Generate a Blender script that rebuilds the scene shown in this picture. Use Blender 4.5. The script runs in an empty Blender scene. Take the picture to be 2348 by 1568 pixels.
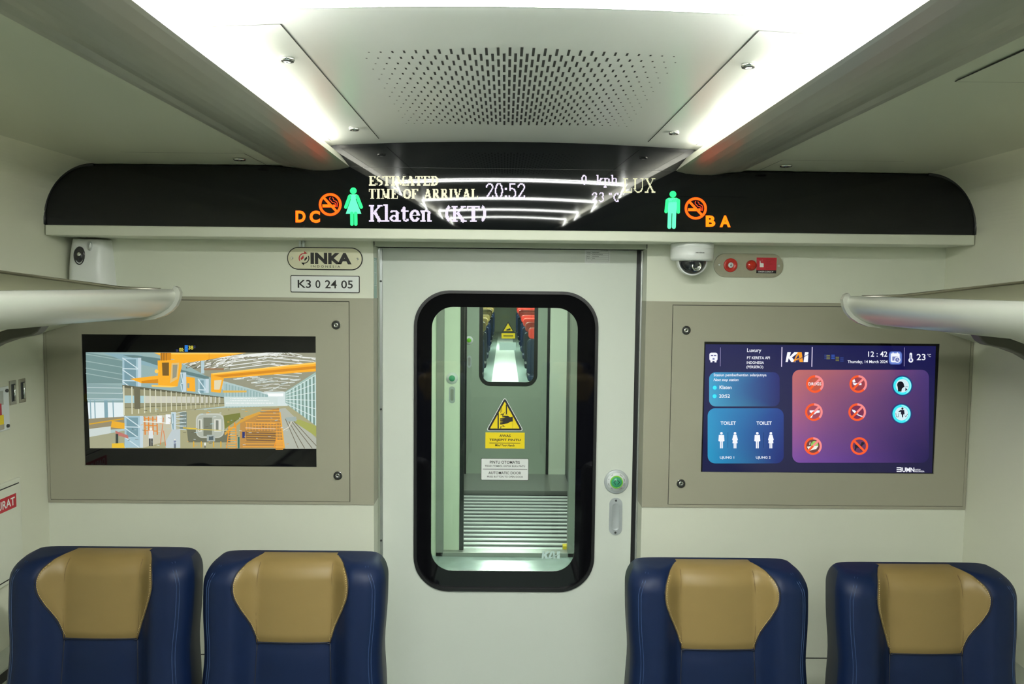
import bpy, bmesh, math, random
from mathutils import Vector, Matrix
random.seed(7)
PI = math.pi
sc = bpy.context.scene
COL = sc.collection

# ---------------------------------------------------------------- camera
FPX, CXP, CYP = 1826.0, 1174.0, 784.0
_Y = Vector((( 1158-CXP)/FPX, (655-CYP)/FPX, 1)).normalized()      # coach axis in camera axes (right, down, forward)
_X = Vector((math.cos(.0105), math.sin(.0105), 0)); _X = (_X - _X.dot(_Y)*_Y).normalized()
_Z = _X.cross(_Y)
CAM = Vector((-.02, 0, 1.85))
def cam_dir(v):                                                    # camera-axes vector -> world vector
    return Vector((v.dot(_X), v.dot(_Y), v.dot(_Z)))
cd = bpy.data.cameras.new('camera'); cam = bpy.data.objects.new('camera', cd); COL.objects.link(cam)
cd.sensor_width = 36; cd.lens = FPX/2348*36; cd.clip_start = .01; cd.clip_end = 60
r_ = cam_dir(Vector((1,0,0))); u_ = cam_dir(Vector((0,-1,0))); b_ = cam_dir(Vector((0,0,-1)))
cam.matrix_world = Matrix(((r_.x,u_.x,b_.x,CAM.x),(r_.y,u_.y,b_.y,CAM.y),(r_.z,u_.z,b_.z,CAM.z),(0,0,0,1)))
sc.camera = cam
def at(px, py, Y):                                                 # point of the photograph on the upright plane y = Y
    d = cam_dir(Vector(((px-CXP)/FPX, (py-CYP)/FPX, 1))); t = (Y-CAM.y)/d.y
    return CAM + t*d
def box_at(x0, y0, x1, y1, Y):                                     # px rectangle -> level world rectangle (x0,z0,x1,z1), z0 = bottom
    a = at(x0,(y0+y1)/2,Y); b = at(x1,(y0+y1)/2,Y); c = at((x0+x1)/2,y0,Y); d = at((x0+x1)/2,y1,Y)
    return a.x, d.z, b.x, c.z

# ---------------------------------------------------------------- world, exposure
w = bpy.data.worlds.new('world'); sc.world = w; w.use_nodes = True
w.node_tree.nodes['Background'].inputs[0].default_value = (.01,.012,.011,1)
w.node_tree.nodes['Background'].inputs[1].default_value = 1
sc.view_settings.view_transform = 'Standard'; sc.view_settings.look = 'None'
sc.view_settings.gamma = 1; sc.view_settings.use_curve_mapping = False
sc.view_settings.exposure = 0.0
BAR_POWER = 128.0; COVE_POWER = 20.0; VEST_POWER = 62.0
BAR_Y = (1.155, .03, -1.1, -2.24)

# ---------------------------------------------------------------- materials
def lin(c):
    return tuple((v/255/12.92 if v/255 <= .04045 else ((v/255+.055)/1.055)**2.4) for v in c)
MATS = {}
def mat(name, rgb, rough=.5, metal=0, spec=.5, emit=None, strength=0, noise=0, nscale=30, bump=0, coat=0, trans=0):
    if name in MATS: return MATS[name]
    m = bpy.data.materials.new(name); m.use_nodes = True; nt = m.node_tree; b = nt.nodes['Principled BSDF']
    c = tuple(rgb)+(1,)
    b.inputs['Base Color'].default_value = c; b.inputs['Roughness'].default_value = rough
    b.inputs['Metallic'].default_value = metal; b.inputs['Specular IOR Level'].default_value = spec
    b.inputs['Coat Weight'].default_value = coat; b.inputs['Transmission Weight'].default_value = trans
    if emit: b.inputs['Emission Color'].default_value = tuple(emit)+(1,); b.inputs['Emission Strength'].default_value = strength
    if noise or bump:
        tc = nt.nodes.new('ShaderNodeTexCoord'); n = nt.nodes.new('ShaderNodeTexNoise'); n.inputs['Scale'].default_value = nscale
        n.inputs['Detail'].default_value = 4; nt.links.new(tc.outputs['Object'], n.inputs['Vector'])
        if noise:
            mx = nt.nodes.new('ShaderNodeMix'); mx.data_type = 'RGBA'
            mx.inputs['A'].default_value = tuple(v*(1-noise) for v in rgb)+(1,); mx.inputs['B'].default_value = tuple(min(1,v*(1+noise)) for v in rgb)+(1,)
            nt.links.new(n.outputs['Fac'], mx.inputs['Factor']); nt.links.new(mx.outputs['Result'], b.inputs['Base Color'])
        if bump:
            bp = nt.nodes.new('ShaderNodeBump'); bp.inputs['Strength'].default_value = bump; bp.inputs['Distance'].default_value = .002
            nt.links.new(n.outputs['Fac'], bp.inputs['Height']); nt.links.new(bp.outputs['Normal'], b.inputs['Normal'])
    MATS[name] = m; return m
def emat(name, attr='col', strength=1.0, rough=.12, spec=.5):                # screen: shows its picture in its own light behind smooth glass
    m = bpy.data.materials.new(name); m.use_nodes = True; nt = m.node_tree; b = nt.nodes['Principled BSDF']
    b.inputs['Base Color'].default_value = (.004,.004,.005,1); b.inputs['Roughness'].default_value = rough; b.inputs['Specular IOR Level'].default_value = spec
    a = nt.nodes.new('ShaderNodeAttribute'); a.attribute_name = attr
    nt.links.new(a.outputs['Color'], b.inputs['Emission Color']); b.inputs['Emission Strength'].default_value = strength
    MATS[name] = m; return m
def gmat(name, tint, fac, rough=.01):
    m = bpy.data.materials.new(name); m.use_nodes = True; nt = m.node_tree; nt.nodes.clear()
    o = nt.nodes.new('ShaderNodeOutputMaterial'); t = nt.nodes.new('ShaderNodeBsdfTransparent'); g = nt.nodes.new('ShaderNodeBsdfGlossy')
    t.inputs[0].default_value = tuple(tint)+(1,); g.inputs['Roughness'].default_value = rough
    f = nt.nodes.new('ShaderNodeFresnel'); f.inputs[0].default_value = fac
    mx = nt.nodes.new('ShaderNodeMixShader'); nt.links.new(f.outputs[0], mx.inputs[0]); nt.links.new(t.outputs[0], mx.inputs[1]); nt.links.new(g.outputs[0], mx.inputs[2])
    nt.links.new(mx.outputs[0], o.inputs[0]); MATS[name] = m; return m
M = dict(
 wall = mat('cream_wall_laminate', (.66,.68,.565), .42, noise=.02, nscale=6),
 side = mat('cream_side_lining', (.66,.67,.54), .38, noise=.02, nscale=5),
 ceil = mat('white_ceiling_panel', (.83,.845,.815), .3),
 lowc = mat('dimmed_cream_ceiling', (.50,.52,.41), .42),  # side lining cream, darkened in the colour for the weaker bounce light up there
 beam = mat('grey_beam_paint', (.27,.275,.23), .28),
 face = mat('cream_beam_face', (.78,.78,.68), .35),
 taupe = mat('taupe_laminate', (.345,.335,.255), .45, noise=.02, nscale=8),
 groove = mat('groove_black', (.02,.02,.018), .6),
 door = mat('door_cream', (.64,.68,.61), .32, noise=.015, nscale=5),
 header = mat('grey_header', (.40,.43,.35), .4),
 alu = mat('aluminium', (.62,.65,.65), .3, .9),
 steel = mat('brushed_steel', (.50,.48,.40), .32, .85, noise=.08, nscale=90),
 chrome = mat('chrome', (.85,.85,.83), .08, 1),
 black = mat('black_rubber', (.012,.012,.013), .4),
 glassb = mat('black_glass', (.006,.007,.008), .025, spec=.33),
 bandb = mat('black_glass_band', (.004,.004,.005), .04, spec=.4),
 floor = mat('grey_floor', (.28,.36,.33), .35, noise=.15, nscale=60),
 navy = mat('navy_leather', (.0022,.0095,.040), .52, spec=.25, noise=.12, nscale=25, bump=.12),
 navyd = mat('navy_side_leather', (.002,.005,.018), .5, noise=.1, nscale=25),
 tan = mat('tan_leather', (.20,.138,.048), .45, spec=.35, noise=.05, nscale=18, bump=.1),
 tans = mat('tan_seam', (.12,.075,.02), .6), tant = mat('tan_thread', (.60,.47,.22), .6),
 navys = mat('navy_seam', (.003,.006,.018), .6), navyt = mat('navy_thread', (.02,.05,.13), .5),
 dgrey = mat('dark_grey_plastic', (.05,.055,.055), .5),
 rack = mat('silver_rack_paint', (.52,.53,.47), .27, .35), rackb = mat('rack_bed', (.40,.40,.28), .5), rackd = mat('rack_bracket', (.10,.095,.075), .4),
 white = mat('white_plastic', (.74,.76,.74), .28), cabs = mat('plate_ivory', (.68,.66,.48), .3, .2), ink = mat('black_ink', (.012,.011,.01), .5),
 red = mat('red_plastic', (.55,.03,.02), .3), redg = mat('red_lens', (.42,.02,.01), .1, emit=(.9,.05,.01), strength=.03),
 redp = mat('red_print', (.50,.02,.035), .4), redd = mat('dark_red_ink', (.30,.02,.02), .5), yel = mat('yellow_print', (.86,.66,.01), .4),
 silver = mat('silver_handle', (.46,.50,.51), .35, .3), lgrey = mat('light_grey_ring', (.72,.76,.76), .4),
 green = mat('green_button', (.05,.30,.16), .3, emit=(.05,.35,.2), strength=.15), greenr = mat('green_ring', (.1,.4,.02), .3, emit=(.35,.8,.05), strength=.18),
 bar = mat('lamp_diffuser', (.8,.8,.8), .5, emit=(.97,1,.95), strength=BAR_POWER),
 cove = mat('cove_diffuser', (.8,.8,.8), .5, emit=(1,.99,.90), strength=COVE_POWER),
 vest = mat('vestibule_lamp', (.8,.8,.8), .5, emit=(.95,1,.93), strength=VEST_POWER),
 vwall = mat('vestibule_panel', (.70,.78,.64), .4), vdoor = mat('vestibule_door', (.34,.41,.33), .35), vsteel = mat('vestibule_steel', (.35,.36,.34), .35, .6),
 vfloor = mat('vestibule_floor', (.34,.42,.42), .18, noise=.2, nscale=12, bump=.3), tread = mat('black_tread', (.012,.015,.015), .5), rib = mat('tread_rib', (.85,.9,.9), .3, .2),
 dome = mat('smoked_dome', (.02,.022,.025), .05, spec=.7), glue = mat('green_sticker', (.22,.38,.33), .4), frost = mat('frosted_print', (.55,.72,.68), .6),
)
M['pane'] = gmat('door_glass', (.86,.92,.87), 1.6)
M['pane2'] = gmat('far_glass', (.8,.85,.83), 1.5)
M['led'] = emat('led_light', strength=1.0, rough=.3, spec=.2)
M['lcd'] = emat('lcd_picture', strength=1.0, rough=.09, spec=.45)

# ---------------------------------------------------------------- mesh helpers
class MB:
    def __init__(s): s.v=[]; s.f=[]; s.mi=[]; s.c=[]; s.sm=[]
    def add(s, vs, fs, mi=0, col=None, smooth=False):
        n=len(s.v); s.v += [tuple(p) for p in vs]
        for f in fs: s.f.append(tuple(i+n for i in f)); s.mi.append(mi); s.c.append(col); s.sm.append(smooth)
    def box(s, x0,x1,y0,y1,z0,z1, mi=0):
        vs=[(x,y,z) for x in (x0,x1) for y in (y0,y1) for z in (z0,z1)]
        s.add(vs,[(0,1,3,2),(4,6,7,5),(0,4,5,1),(2,3,7,6),(0,2,6,4),(1,5,7,3)],mi)
    def quadxz(s, x0,z0,x1,z1,y, mi=0, col=None): s.add([(x0,y,z0),(x1,y,z0),(x1,y,z1),(x0,y,z1)],[(0,1,2,3)],mi,col)
    def prism(s, pts, y0, y1, mi=0):                                 # pts (x,z) outline, convex or simple
        n=len(pts); s.add([(p[0],y0,p[1]) for p in pts]+[(p[0],y1,p[1]) for p in pts],
            [tuple(range(n)), tuple(range(2*n-1,n-1,-1))]+[(i,i+n,(i+1)%n+n,(i+1)%n) for i in range(n)],mi)
    def tube(s, pts, r, seg=8, mi=0, smooth=True, cap=True):
        P=[Vector(p) for p in pts]; n=len(P); rings=[]
        up=Vector((0,0,1))
        for i,p in enumerate(P):
            t=(P[min(i+1,n-1)]-P[max(i-1,0)]).normalized()
            a=t.cross(up)
            if a.length<.1: a=t.cross(Vector((0,1,0)))
            a.normalize(); b=t.cross(a)
            rr = r[i] if isinstance(r,(list,tuple)) else r
            rings.append([p+rr*(math.cos(2*PI*k/seg)*a+math.sin(2*PI*k/seg)*b) for k in range(seg)])
        vs=[q for R in rings for q in R]
        fs=[(i*seg+k,i*seg+(k+1)%seg,(i+1)*seg+(k+1)%seg,(i+1)*seg+k) for i in range(n-1) for k in range(seg)]
        if cap: fs += [tuple(range(seg))[::-1], tuple(range((n-1)*seg,n*seg))]
        s.add(vs,fs,mi,None,smooth)
    def lathe(s, prof, c, axis='z', seg=32, mi=0, smooth=True):       # prof list (r,h)
        c=Vector(c); vs=[]
        for r,h in prof:
            for k in range(seg):
                a=2*PI*k/seg; x,y=r*math.cos(a),r*math.sin(a)
                vs.append(c+(Vector((x,y,h)) if axis=='z' else Vector((x,h,y)) if axis=='y' else Vector((h,x,y))))
        fs=[(i*seg+k,i*seg+(k+1)%seg,(i+1)*seg+(k+1)%seg,(i+1)*seg+k) for i in range(len(prof)-1) for k in range(seg)]
        if prof[0][0]>1e-5: fs.append(tuple(range(seg))[::-1])
        if prof[-1][0]>1e-5: fs.append(tuple(range((len(prof)-1)*seg,len(prof)*seg)))
        s.add(vs,fs,mi,None,smooth)
    def sweep_y(s, prof, y0, y1, mi=0, smooth=False, closed=False, n=1):        # profile (x,z) along the coach
        k=len(prof); vs=[(x,y0+(y1-y0)*j/n,z) for j in range(n+1) for x,z in prof]
        m=k if closed else k-1
        fs=[(j*k+i,j*k+(i+1)%k,(j+1)*k+(i+1)%k,(j+1)*k+i) for j in range(n) for i in range(m)]
        s.add(vs,fs,mi,None,smooth)
        if closed: s.add([(x,y0,z) for x,z in prof],[tuple(range(k))],mi); s.add([(x,y1,z) for x,z in prof],[tuple(range(k))[::-1]],mi)
    def ribbon(s, A, B, y0, y1, mi=0):                               # band between two profiles of equal length, closed
        k=len(A); vs=[(x,y,z) for y in (y0,y1) for P in (A,B) for x,z in P]; g=lambda j,p,i:j*2*k+p*k+i
        fs=[]
        for i in range(k-1):
            fs+=[(g(0,0,i),g(0,0,i+1),g(0,1,i+1),g(0,1,i)),(g(1,0,i),g(1,0,i+1),g(1,1,i+1),g(1,1,i)),(g(0,0,i),g(0,0,i+1),g(1,0,i+1),g(1,0,i)),(g(0,1,i),g(0,1,i+1),g(1,1,i+1),g(1,1,i))]
        for i in (0,k-1): fs.append((g(0,0,i),g(0,1,i),g(1,1,i),g(1,0,i)))
        s.add(vs,fs,mi)
    def build(s, name, mats, parent=None, bevel=0, fixn=True, auto=False):
        me=bpy.data.meshes.new(name); me.from_pydata(s.v,[],s.f)
        if not isinstance(mats,(list,tuple)): mats=[mats]
        for m in mats: me.materials.append(m)
        for p,mi,sm in zip(me.polygons,s.mi,s.sm): p.material_index=mi; p.use_smooth=sm
        if any(c is not None for c in s.c):
            a=me.color_attributes.new('col','FLOAT_COLOR','CORNER')
            for p,c in zip(me.polygons,s.c):
                for k,li in enumerate(p.loop_indices):
                    cc=c[k] if c and isinstance(c[0],(tuple,list)) else (c or (0,0,0))
                    a.data[li].color=(cc[0],cc[1],cc[2],1)
        elif fixn:
            bm=bmesh.new(); bm.from_mesh(me); bmesh.ops.recalc_face_normals(bm, faces=bm.faces); bm.to_mesh(me); bm.free()
        me.update()
        o=bpy.data.objects.new(name,me); COL.objects.link(o)
        if parent is not None: o.parent=parent; o.matrix_parent_inverse=Matrix.Translation(parent.location).inverted() if parent.type=='EMPTY' else Matrix()
        if bevel:
            b=o.modifiers.new('bevel','BEVEL'); b.width=bevel; b.segments=2; b.limit_method='ANGLE'; b.angle_limit=math.radians(40)
        return o
def thing(name, label, cat, loc=(0,0,0), group=None):
    o=bpy.data.objects.new(name,None); COL.objects.link(o); o.location=loc; o.empty_display_size=.05
    o['label']=label; o['category']=cat
    if group: o['group']=group
    return o
def tag(o,label,cat,group=None):
    o['label']=label; o['category']=cat
    if group: o['group']=group
    return o
def struct(o): o['kind']='structure'; return o
def part_label(o,l): o['label']=l; return o
def rr(x0,z0,x1,z1,r,n=8):                                           # rounded rectangle outline
    out=[]
    for cx,cz,a0 in ((x1-r,z1-r,0),(x0+r,z1-r,90),(x0+r,z0+r,180),(x1-r,z0+r,270)):
        for k in range(n+1):
            a=math.radians(a0+90*k/n); out.append((cx+r*math.cos(a),cz+r*math.sin(a)))
    return out
def circ(cx,cz,r,n=28,rz=None): return [(cx+r*math.cos(2*PI*k/n),cz+(rz or r)*math.sin(2*PI*k/n)) for k in range(n)]
def holed(name, outlines, y0, y1, m, parent=None, bevel=0):         # flat plate with holes: outlines in (x,z), front y0, back y1
    cu=bpy.data.curves.new('tmp','CURVE'); cu.dimensions='2D'; cu.fill_mode='BOTH'; cu.extrude=abs(y1-y0)/2
    for pts in outlines:
        sp=cu.splines.new('POLY'); sp.points.add(len(pts)-1); sp.use_cyclic_u=True
        for q,p in zip(sp.points,pts): q.co=(p[0],p[1],0,1)
    ob=bpy.data.objects.new('tmp',cu); COL.objects.link(ob)
    dg=bpy.context.evaluated_depsgraph_get(); dg.update()
    me=bpy.data.meshes.new_from_object(ob.evaluated_get(dg))
    bpy.data.objects.remove(ob); bpy.data.curves.remove(cu)
    ym=(y0+y1)/2; b=MB(); b.add([(v.co.x,ym-v.co.z,v.co.y) for v in me.vertices],[tuple(p.vertices) for p in me.polygons])
    bpy.data.meshes.remove(me)
    return b.build(name,m,parent,bevel)
TXT={}
def text_geo(s, bold=0, shear=0, spacing=1):
    k=(s,bold,shear,spacing)
    if k in TXT: return TXT[k]
    cu=bpy.data.curves.new('tmp','FONT'); cu.body=s; cu.size=1; cu.offset=bold; cu.shear=shear; cu.space_character=spacing; cu.resolution_u=3
    ob=bpy.data.objects.new('tmp',cu); COL.objects.link(ob)
    dg=bpy.context.evaluated_depsgraph_get(); dg.update()
    me=bpy.data.meshes.new_from_object(ob.evaluated_get(dg))
    vs=[(v.co.x,v.co.y) for v in me.vertices]; fs=[tuple(p.vertices) for p in me.polygons]
    bpy.data.objects.remove(ob); bpy.data.curves.remove(cu); bpy.data.meshes.remove(me)
    x0=min(v[0] for v in vs); x1=max(v[0] for v in vs); y0=min(v[1] for v in vs); y1=max(v[1] for v in vs)
    vs=[((x-x0)/(x1-x0),(y-y0)/(y1-y0)) for x,y in vs]; TXT[k]=(vs,fs); return TXT[k]
def put_text(b, s, rect, Y, mi=0, col=None, **kw):                   # rect world (x0,z0,x1,z1)
    vs,fs=text_geo(s,**kw); x0,z0,x1,z1=rect
    b.add([(x0+(x1-x0)*u,Y,z0+(z1-z0)*v) for u,v in vs],fs,mi,col)
def put_text_px(b, s, px, Y, mi=0, col=None, **kw):
    put_text(b,s,box_at(px[0],px[1],px[2],px[3],Y),Y,mi,col,**kw)

YW = 2.46      # end wall
YF = 2.31      # front of the overhead display
YD = 2.545     # door leaf front

# ================================================================= room shell
yb = -8.0
b=MB(); b.box(-1.5,1.5,yb-.1,YD+.06,-.06,0); struct(b.build('floor',M['floor']))
for s,nm in ((-1,'left'),(1,'right')):
    prof=[(1.44,0),(1.44,1.69),(1.345,1.72),(1.34,1.80),(1.34,2.02)]
    for k in range(1,22):
        a=k/22*PI/2; prof.append((1.19+.15*math.cos(a), 2.02+.165*math.sin(a)))
    prof+=[(1.19,2.185)]
    outer=[(1.52,2.24),(1.52,0)]
    b=MB(); b.sweep_y([(s*x,z) for x,z in prof+outer], yb, YW+.1, smooth=False, closed=True); struct(b.build('wall_'+nm,M['side']))
    # low side ceiling and beam
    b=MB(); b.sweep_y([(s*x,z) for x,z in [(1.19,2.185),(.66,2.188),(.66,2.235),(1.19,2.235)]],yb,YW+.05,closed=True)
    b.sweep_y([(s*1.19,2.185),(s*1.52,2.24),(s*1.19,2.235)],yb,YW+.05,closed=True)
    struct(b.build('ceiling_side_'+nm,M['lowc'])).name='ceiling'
    b=MB(); prof=[(.467,2.184)]
    for k in range(0,9):
        t=k/8; prof.append((.475+.165*t, 2.1815-.009*math.sin(PI*min(1,t*1.15))**.8 if t*1.15<1 else 2.1815))
    prof+=[(.655,2.183),(.655,2.2),(.66,2.29),(.548,2.29),(.546,2.200),(.506,2.198),(.500,2.222),(.497,2.222)]
    b.sweep_y([(s*x,z) for x,z in prof],yb,YW,closed=True)
    for f in range(len(b.mi)):
        pass
    o=b.build('trim_1' if s<0 else 'trim_2',[M['beam'],M['face']]); struct(o)
    for p in o.data.polygons:
        c=p.center
        if abs(c.x)<.545 and c.z<2.25 and c.z>2.186: p.material_index=1
# centre ceiling, slightly arched
def zc(x): return 2.260-.016*(x/.519)**2
N=16; xs=[-.547+1.094*k/N for k in range(N+1)]
b=MB(); b.sweep_y([(x,zc(x)) for x in xs]+[(x,zc(x)+.03) for x in xs[::-1]],yb,YW,closed=True,smooth=False); o=struct(b.build('ceiling',M['ceil']))
for p in o.data.polygons: p.use_smooth = abs(p.normal.z)>.5
# end wall with the door opening
XL,XR=-.425,.417
b=MB(); b.box(-1.5,XL,YW,YW+.12,0,2.3); b.box(XR,1.5,YW,YW+.12,0,2.3); b.box(XL,XR,YW+.02,YW+.12,1.966,2.3)
b.box(-1.5,1.5,yb-.08,yb,0,2.3)
struct(b.build('wall_back',M['wall']))
b=MB(); b.box(XL+.004,XR-.002,YW-.003,YW+.085,1.966,2.02); b.box(XL+.003,XL+.0045,YW-.0035,YW,1.97,2.0,1); b.box(XR-.0035,XR-.001,YW-.0035,YW,1.968,2.0,1)
struct(b.build('trim_3',[M['header'],M['groove']]))
# shelf-like soffit carrying the display
b=MB(); b.box(-1.336,1.336,YF-.006,YW,1.981,2.010); struct(b.build('trim_4',M['wall'],bevel=.003))
# lower wall groove
b=MB()
for x0,x1 in ((-1.44,XL),(XR,1.44)): b.box(x0,x1,YW-.001,YW+.002,.672,.675)
struct(b.build('trim_5',M['groove']))
# side wall ledges with black strip
for s,nm in ((-1,'trim_6'),(1,'trim_7')):
    b=MB(); b.prism([(s*1.44,.66),(s*1.405,.66),(s*1.405,.77),(s*1.44,.80)],yb,YW,0); b.box(min(s*1.4035,s*1.44),max(s*1.4035,s*1.44),yb,YW,.735,.763,1)
    struct(b.build(nm,[M['header'],M['black']]))

# ================================================================= ceiling lamps
for i,y in enumerate(BAR_Y):
    y0,y1=y-.035,y+.035
    top=[(x,zc(x)-.002) for x in [-.495+.99*k/20 for k in range(21)]]
    pr=[(-.474,2.190)]+top+[(.474,2.190)]
    inn=[(-.471,2.190)]+[(x*.997,z-.003) for x,z in top]+[(.471,2.190)]
    b=MB(); b.ribbon(pr,inn,y0,y1)
    t=thing('ceiling_light',('white glowing light bar across the ceiling, nearest the perforated panel','white glowing light bar across the ceiling behind the viewer, second from the display','white glowing light bar across the ceiling behind the viewer, third from the display','white glowing light bar across the ceiling by the far end wall')[i],'ceiling light',(0,y,2.25),'light bars across the ceiling')
    b.build('diffuser',M['bar'],t)
    f=MB()
    for yy in (y0-.006,y1): f.ribbon(pr,[(x*.997,z-.0032) if 0<k_<len(pr)-1 else (x*.99,z+.001) for k_,(x,z) in enumerate(pr)],yy,yy+.006)
    f.build('frame',M['white'],t)
for s,l in ((-1,'left'),(1,'right')):
    b=MB(); pr=[(.5375,2.205),(.5375,2.2375),(.5445,2.2375),(.5445,2.205)]
    b.sweep_y([(s*x,z) for x,z in pr],-3.2,2.20,closed=True)
    tag(b.build('cove_light',M['cove']),'slim white cove light strip along the inner edge of the %s ceiling beam'%l,'cove light','cove light strips')

# ceiling grille
b=MB()
for c in range(-27,28):
    x=c*.0103+.0052; u=abs(x)/.285
    if u>1: continue
    L=max(.0035,.056*(1-u)**1.1); W=.0025*(1-.4*u)
    y=1.43+(.036 if c%2 else 0)
    while y<2.06:
        z=zc(x)-.0006; b.add([(x-W,y-L/2,z),(x+W,y-L/2,z),(x+W,y+L/2,z),(x-W,y+L/2,z)],[(0,1,2,3)]); y+=.072
tag(b.build('ceiling_vent',M['groove'],fixn=False),'perforated slot pattern air vent in the middle of the ceiling panel','vent')
# hatches in the ceiling
def lock(parent,c,axis,r,name='lock',depth=.006):
    l=MB(); sgn=-1
    l.lathe([(r,0),(r*1.02,sgn*depth*.5),(r*.9,sgn*depth),(r*.72,sgn*depth),(r*.66,sgn*depth*.4),(r*.5,sgn*depth*.4),(r*.45,sgn*depth*1.1),(r*.2,sgn*depth*1.1),(r*.15,sgn*depth*.6),(0.00001,sgn*depth*.6)],c,axis,28)
    o=l.build(name,M['chrome'],parent)
    k=MB(); k.lathe([(r*.9,sgn*depth*.99-.0002),(r*.74,sgn*depth*.99-.0004)],c,axis,28); k.build('keyhole',M['groove'],o)
    return o
for s,l in ((-1,'left'),(1,'right')):
    t=thing('ceiling_hatch','white ceiling access hatch with two chrome locks beside the %s ceiling beam'%l,'hatch',(s*.43,1.75,2.25),'ceiling hatches')
    b=MB(); w_=.0012
    def cl(x0,y0,x1,y1):
        b.add([(x0,y0,zc(x0)-.0007),(x1,y0,zc(x1)-.0007),(x1,y1,zc(x1)-.0007),(x0,y1,zc(x0)-.0007)],[(0,1,2,3)])
    xa,xb_=s*.372,s*.505
    cl(xa-w_,1.27,xa+w_,2.235); cl(xb_-w_*.5,1.27,xb_+w_*.5,2.235); cl(xa,1.27-w_*.5,xb_,1.27+w_*.5)
    p=MB(); p.add([(xa,1.27,zc(xa)-.0004),(xb_,1.27,zc(xb_)-.0004),(xb_,2.235,zc(xb_)-.0004),(xa,2.235,zc(xa)-.0004)],[(0,1,2,3)]); p.build('hatch_panel',M['ceil'],t)
    b.build('panel_gap',M['groove'],t)
    for y in (1.45,2.08): lock(t,(s*.411,y,zc(.41)),'z',.013,depth=.007)
    # low ceiling hatches
    t=thing('ceiling_hatch','dimmed cream access hatch in the low %s side ceiling above the black display, with one lock'%l,'hatch',(s*.95,2.2,2.185),'low ceiling hatches')
    b=MB(); xi,xo=s*.70,s*1.02; z=2.1848
    for (a0,c0,a1,c1) in ((min(xi,xo),2.10,max(xi,xo),2.102),(xi-.001,2.10,xi+.001,2.29)):
        b.add([(a0,c0,z),(a1,c0,z),(a1,c1,z),(a0,c1,z)],[(0,1,2,3)])
    b.build('panel_gap',M['groove'],t)
    lock(t,(s*.745,2.2,2.186),'z',.016,depth=.004)

t=thing('ceiling_speaker','outlined dimmed cream speaker panel in the low right side ceiling nearest the viewer','speaker panel',(.80,1.0,2.185))
b=MB(); z=2.1846; b.box(.702,.98,.72,1.300,z,2.186); b.build('panel',M['lowc'],t,bevel=.0008)
b=MB()
for (a0,c0,a1,c1) in ((.7005,.72,.702,1.302),(.7005,1.300,.98,1.302)): b.box(a0,a1,c0,c1,z+.0004,2.186)
b.build('panel_gap',M['groove'],t)
# ================================================================= overhead display
disp=thing('overhead_display','long black glass passenger information display over the door with rounded ends','display',(0,YF,2.01))
def yt(z): return YF-.0195*(z-2.10)
prof=[]
prof+=[(-1.340,2.010)]
prof+=[(-1.340,2.03)]
for k in range(0,11):
    a=PI-k/10*PI/2; prof.append((-1.195+.145*math.cos(a),2.035+.148*math.sin(a)))
prof+=[(-.70,2.1835),(-.655,2.181),(-.57,2.172),(-.495,2.176),(-.470,2.182),(-.522,2.243)]
for k in range(1,12): x=-.519+1.038*k/12; prof.append((x,zc(x)-.0005))
prof+=[(-x,z) for x,z in prof[:len(prof)-11][::-1]]
n=len(prof); b=MB()
b.add([(x,yt(z),z) for x,z in prof],[tuple(range(n))]); g=len(b.v)
b.add([(x,yt(z),z) for x,z in prof]+[(x,YW-.002,z) for x,z in prof],[(i,(i+1)%n,(i+1)%n+n,i+n) for i in range(n)],1)
b.build('glass_panel',[M['glassb'],M['black']],disp)
b=MB()                                                               # faint seam and black end caps
b.add([(-.478,yt(2.183)-.0004,2.1835),(.478,yt(2.183)-.0004,2.1835),(.478,yt(2.183)-.0004,2.1842),(-.478,yt(2.183)-.0004,2.1842)],[(0,1,2,3)]); b.build('seam',M['black'],disp)
for s in (-1,1):
    b=MB(); pts=[(s*1.3405,2.010,0),(s*1.3405,2.035,0)]
    ps=[(1.3405,2.011),(1.3405,2.03)]+[(1.195+.1455*math.cos(k/10*PI/2),2.035+.1485*math.sin(k/10*PI/2)) for k in range(11)]
    b.tube([(s*x,yt(z)-.001,z) for x,z in ps],.006,8); b.build('end_cap',M['black'],disp)
def led_at(px,py,off=.0012):
    p=at(px,py,YF); p2=at(px,py,yt(p.z)); return (p2.x,yt(p2.z)-off,p2.z)
def led_poly(b,pts,col,off=.0012): b.add([led_at(x,y,off) for x,y in pts],[tuple(range(len(pts)))],0,col)
def led_strip(b,pts,wd,col,off=.0012,closed=False):
    P=[Vector(p) for p in pts]; n=len(P); L=[];R=[]
    for i,p in enumerate(P):
        a=P[(i-1)%n] if closed else P[max(i-1,0)]; c=P[(i+1)%n] if closed else P[min(i+1,n-1)]
        t=(c-a).normalized(); nn=Vector((-t.y,t.x))*wd/2; L.append(p+nn); R.append(p-nn)
    m=n if closed else n-1
    vs=[led_at(q.x,q.y,off) for q in L]+[led_at(q.x,q.y,off) for q in R]
    b.add(vs,[(i,(i+1)%n,(i+1)%n+n,i+n) for i in range(m)],0,col)
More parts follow.
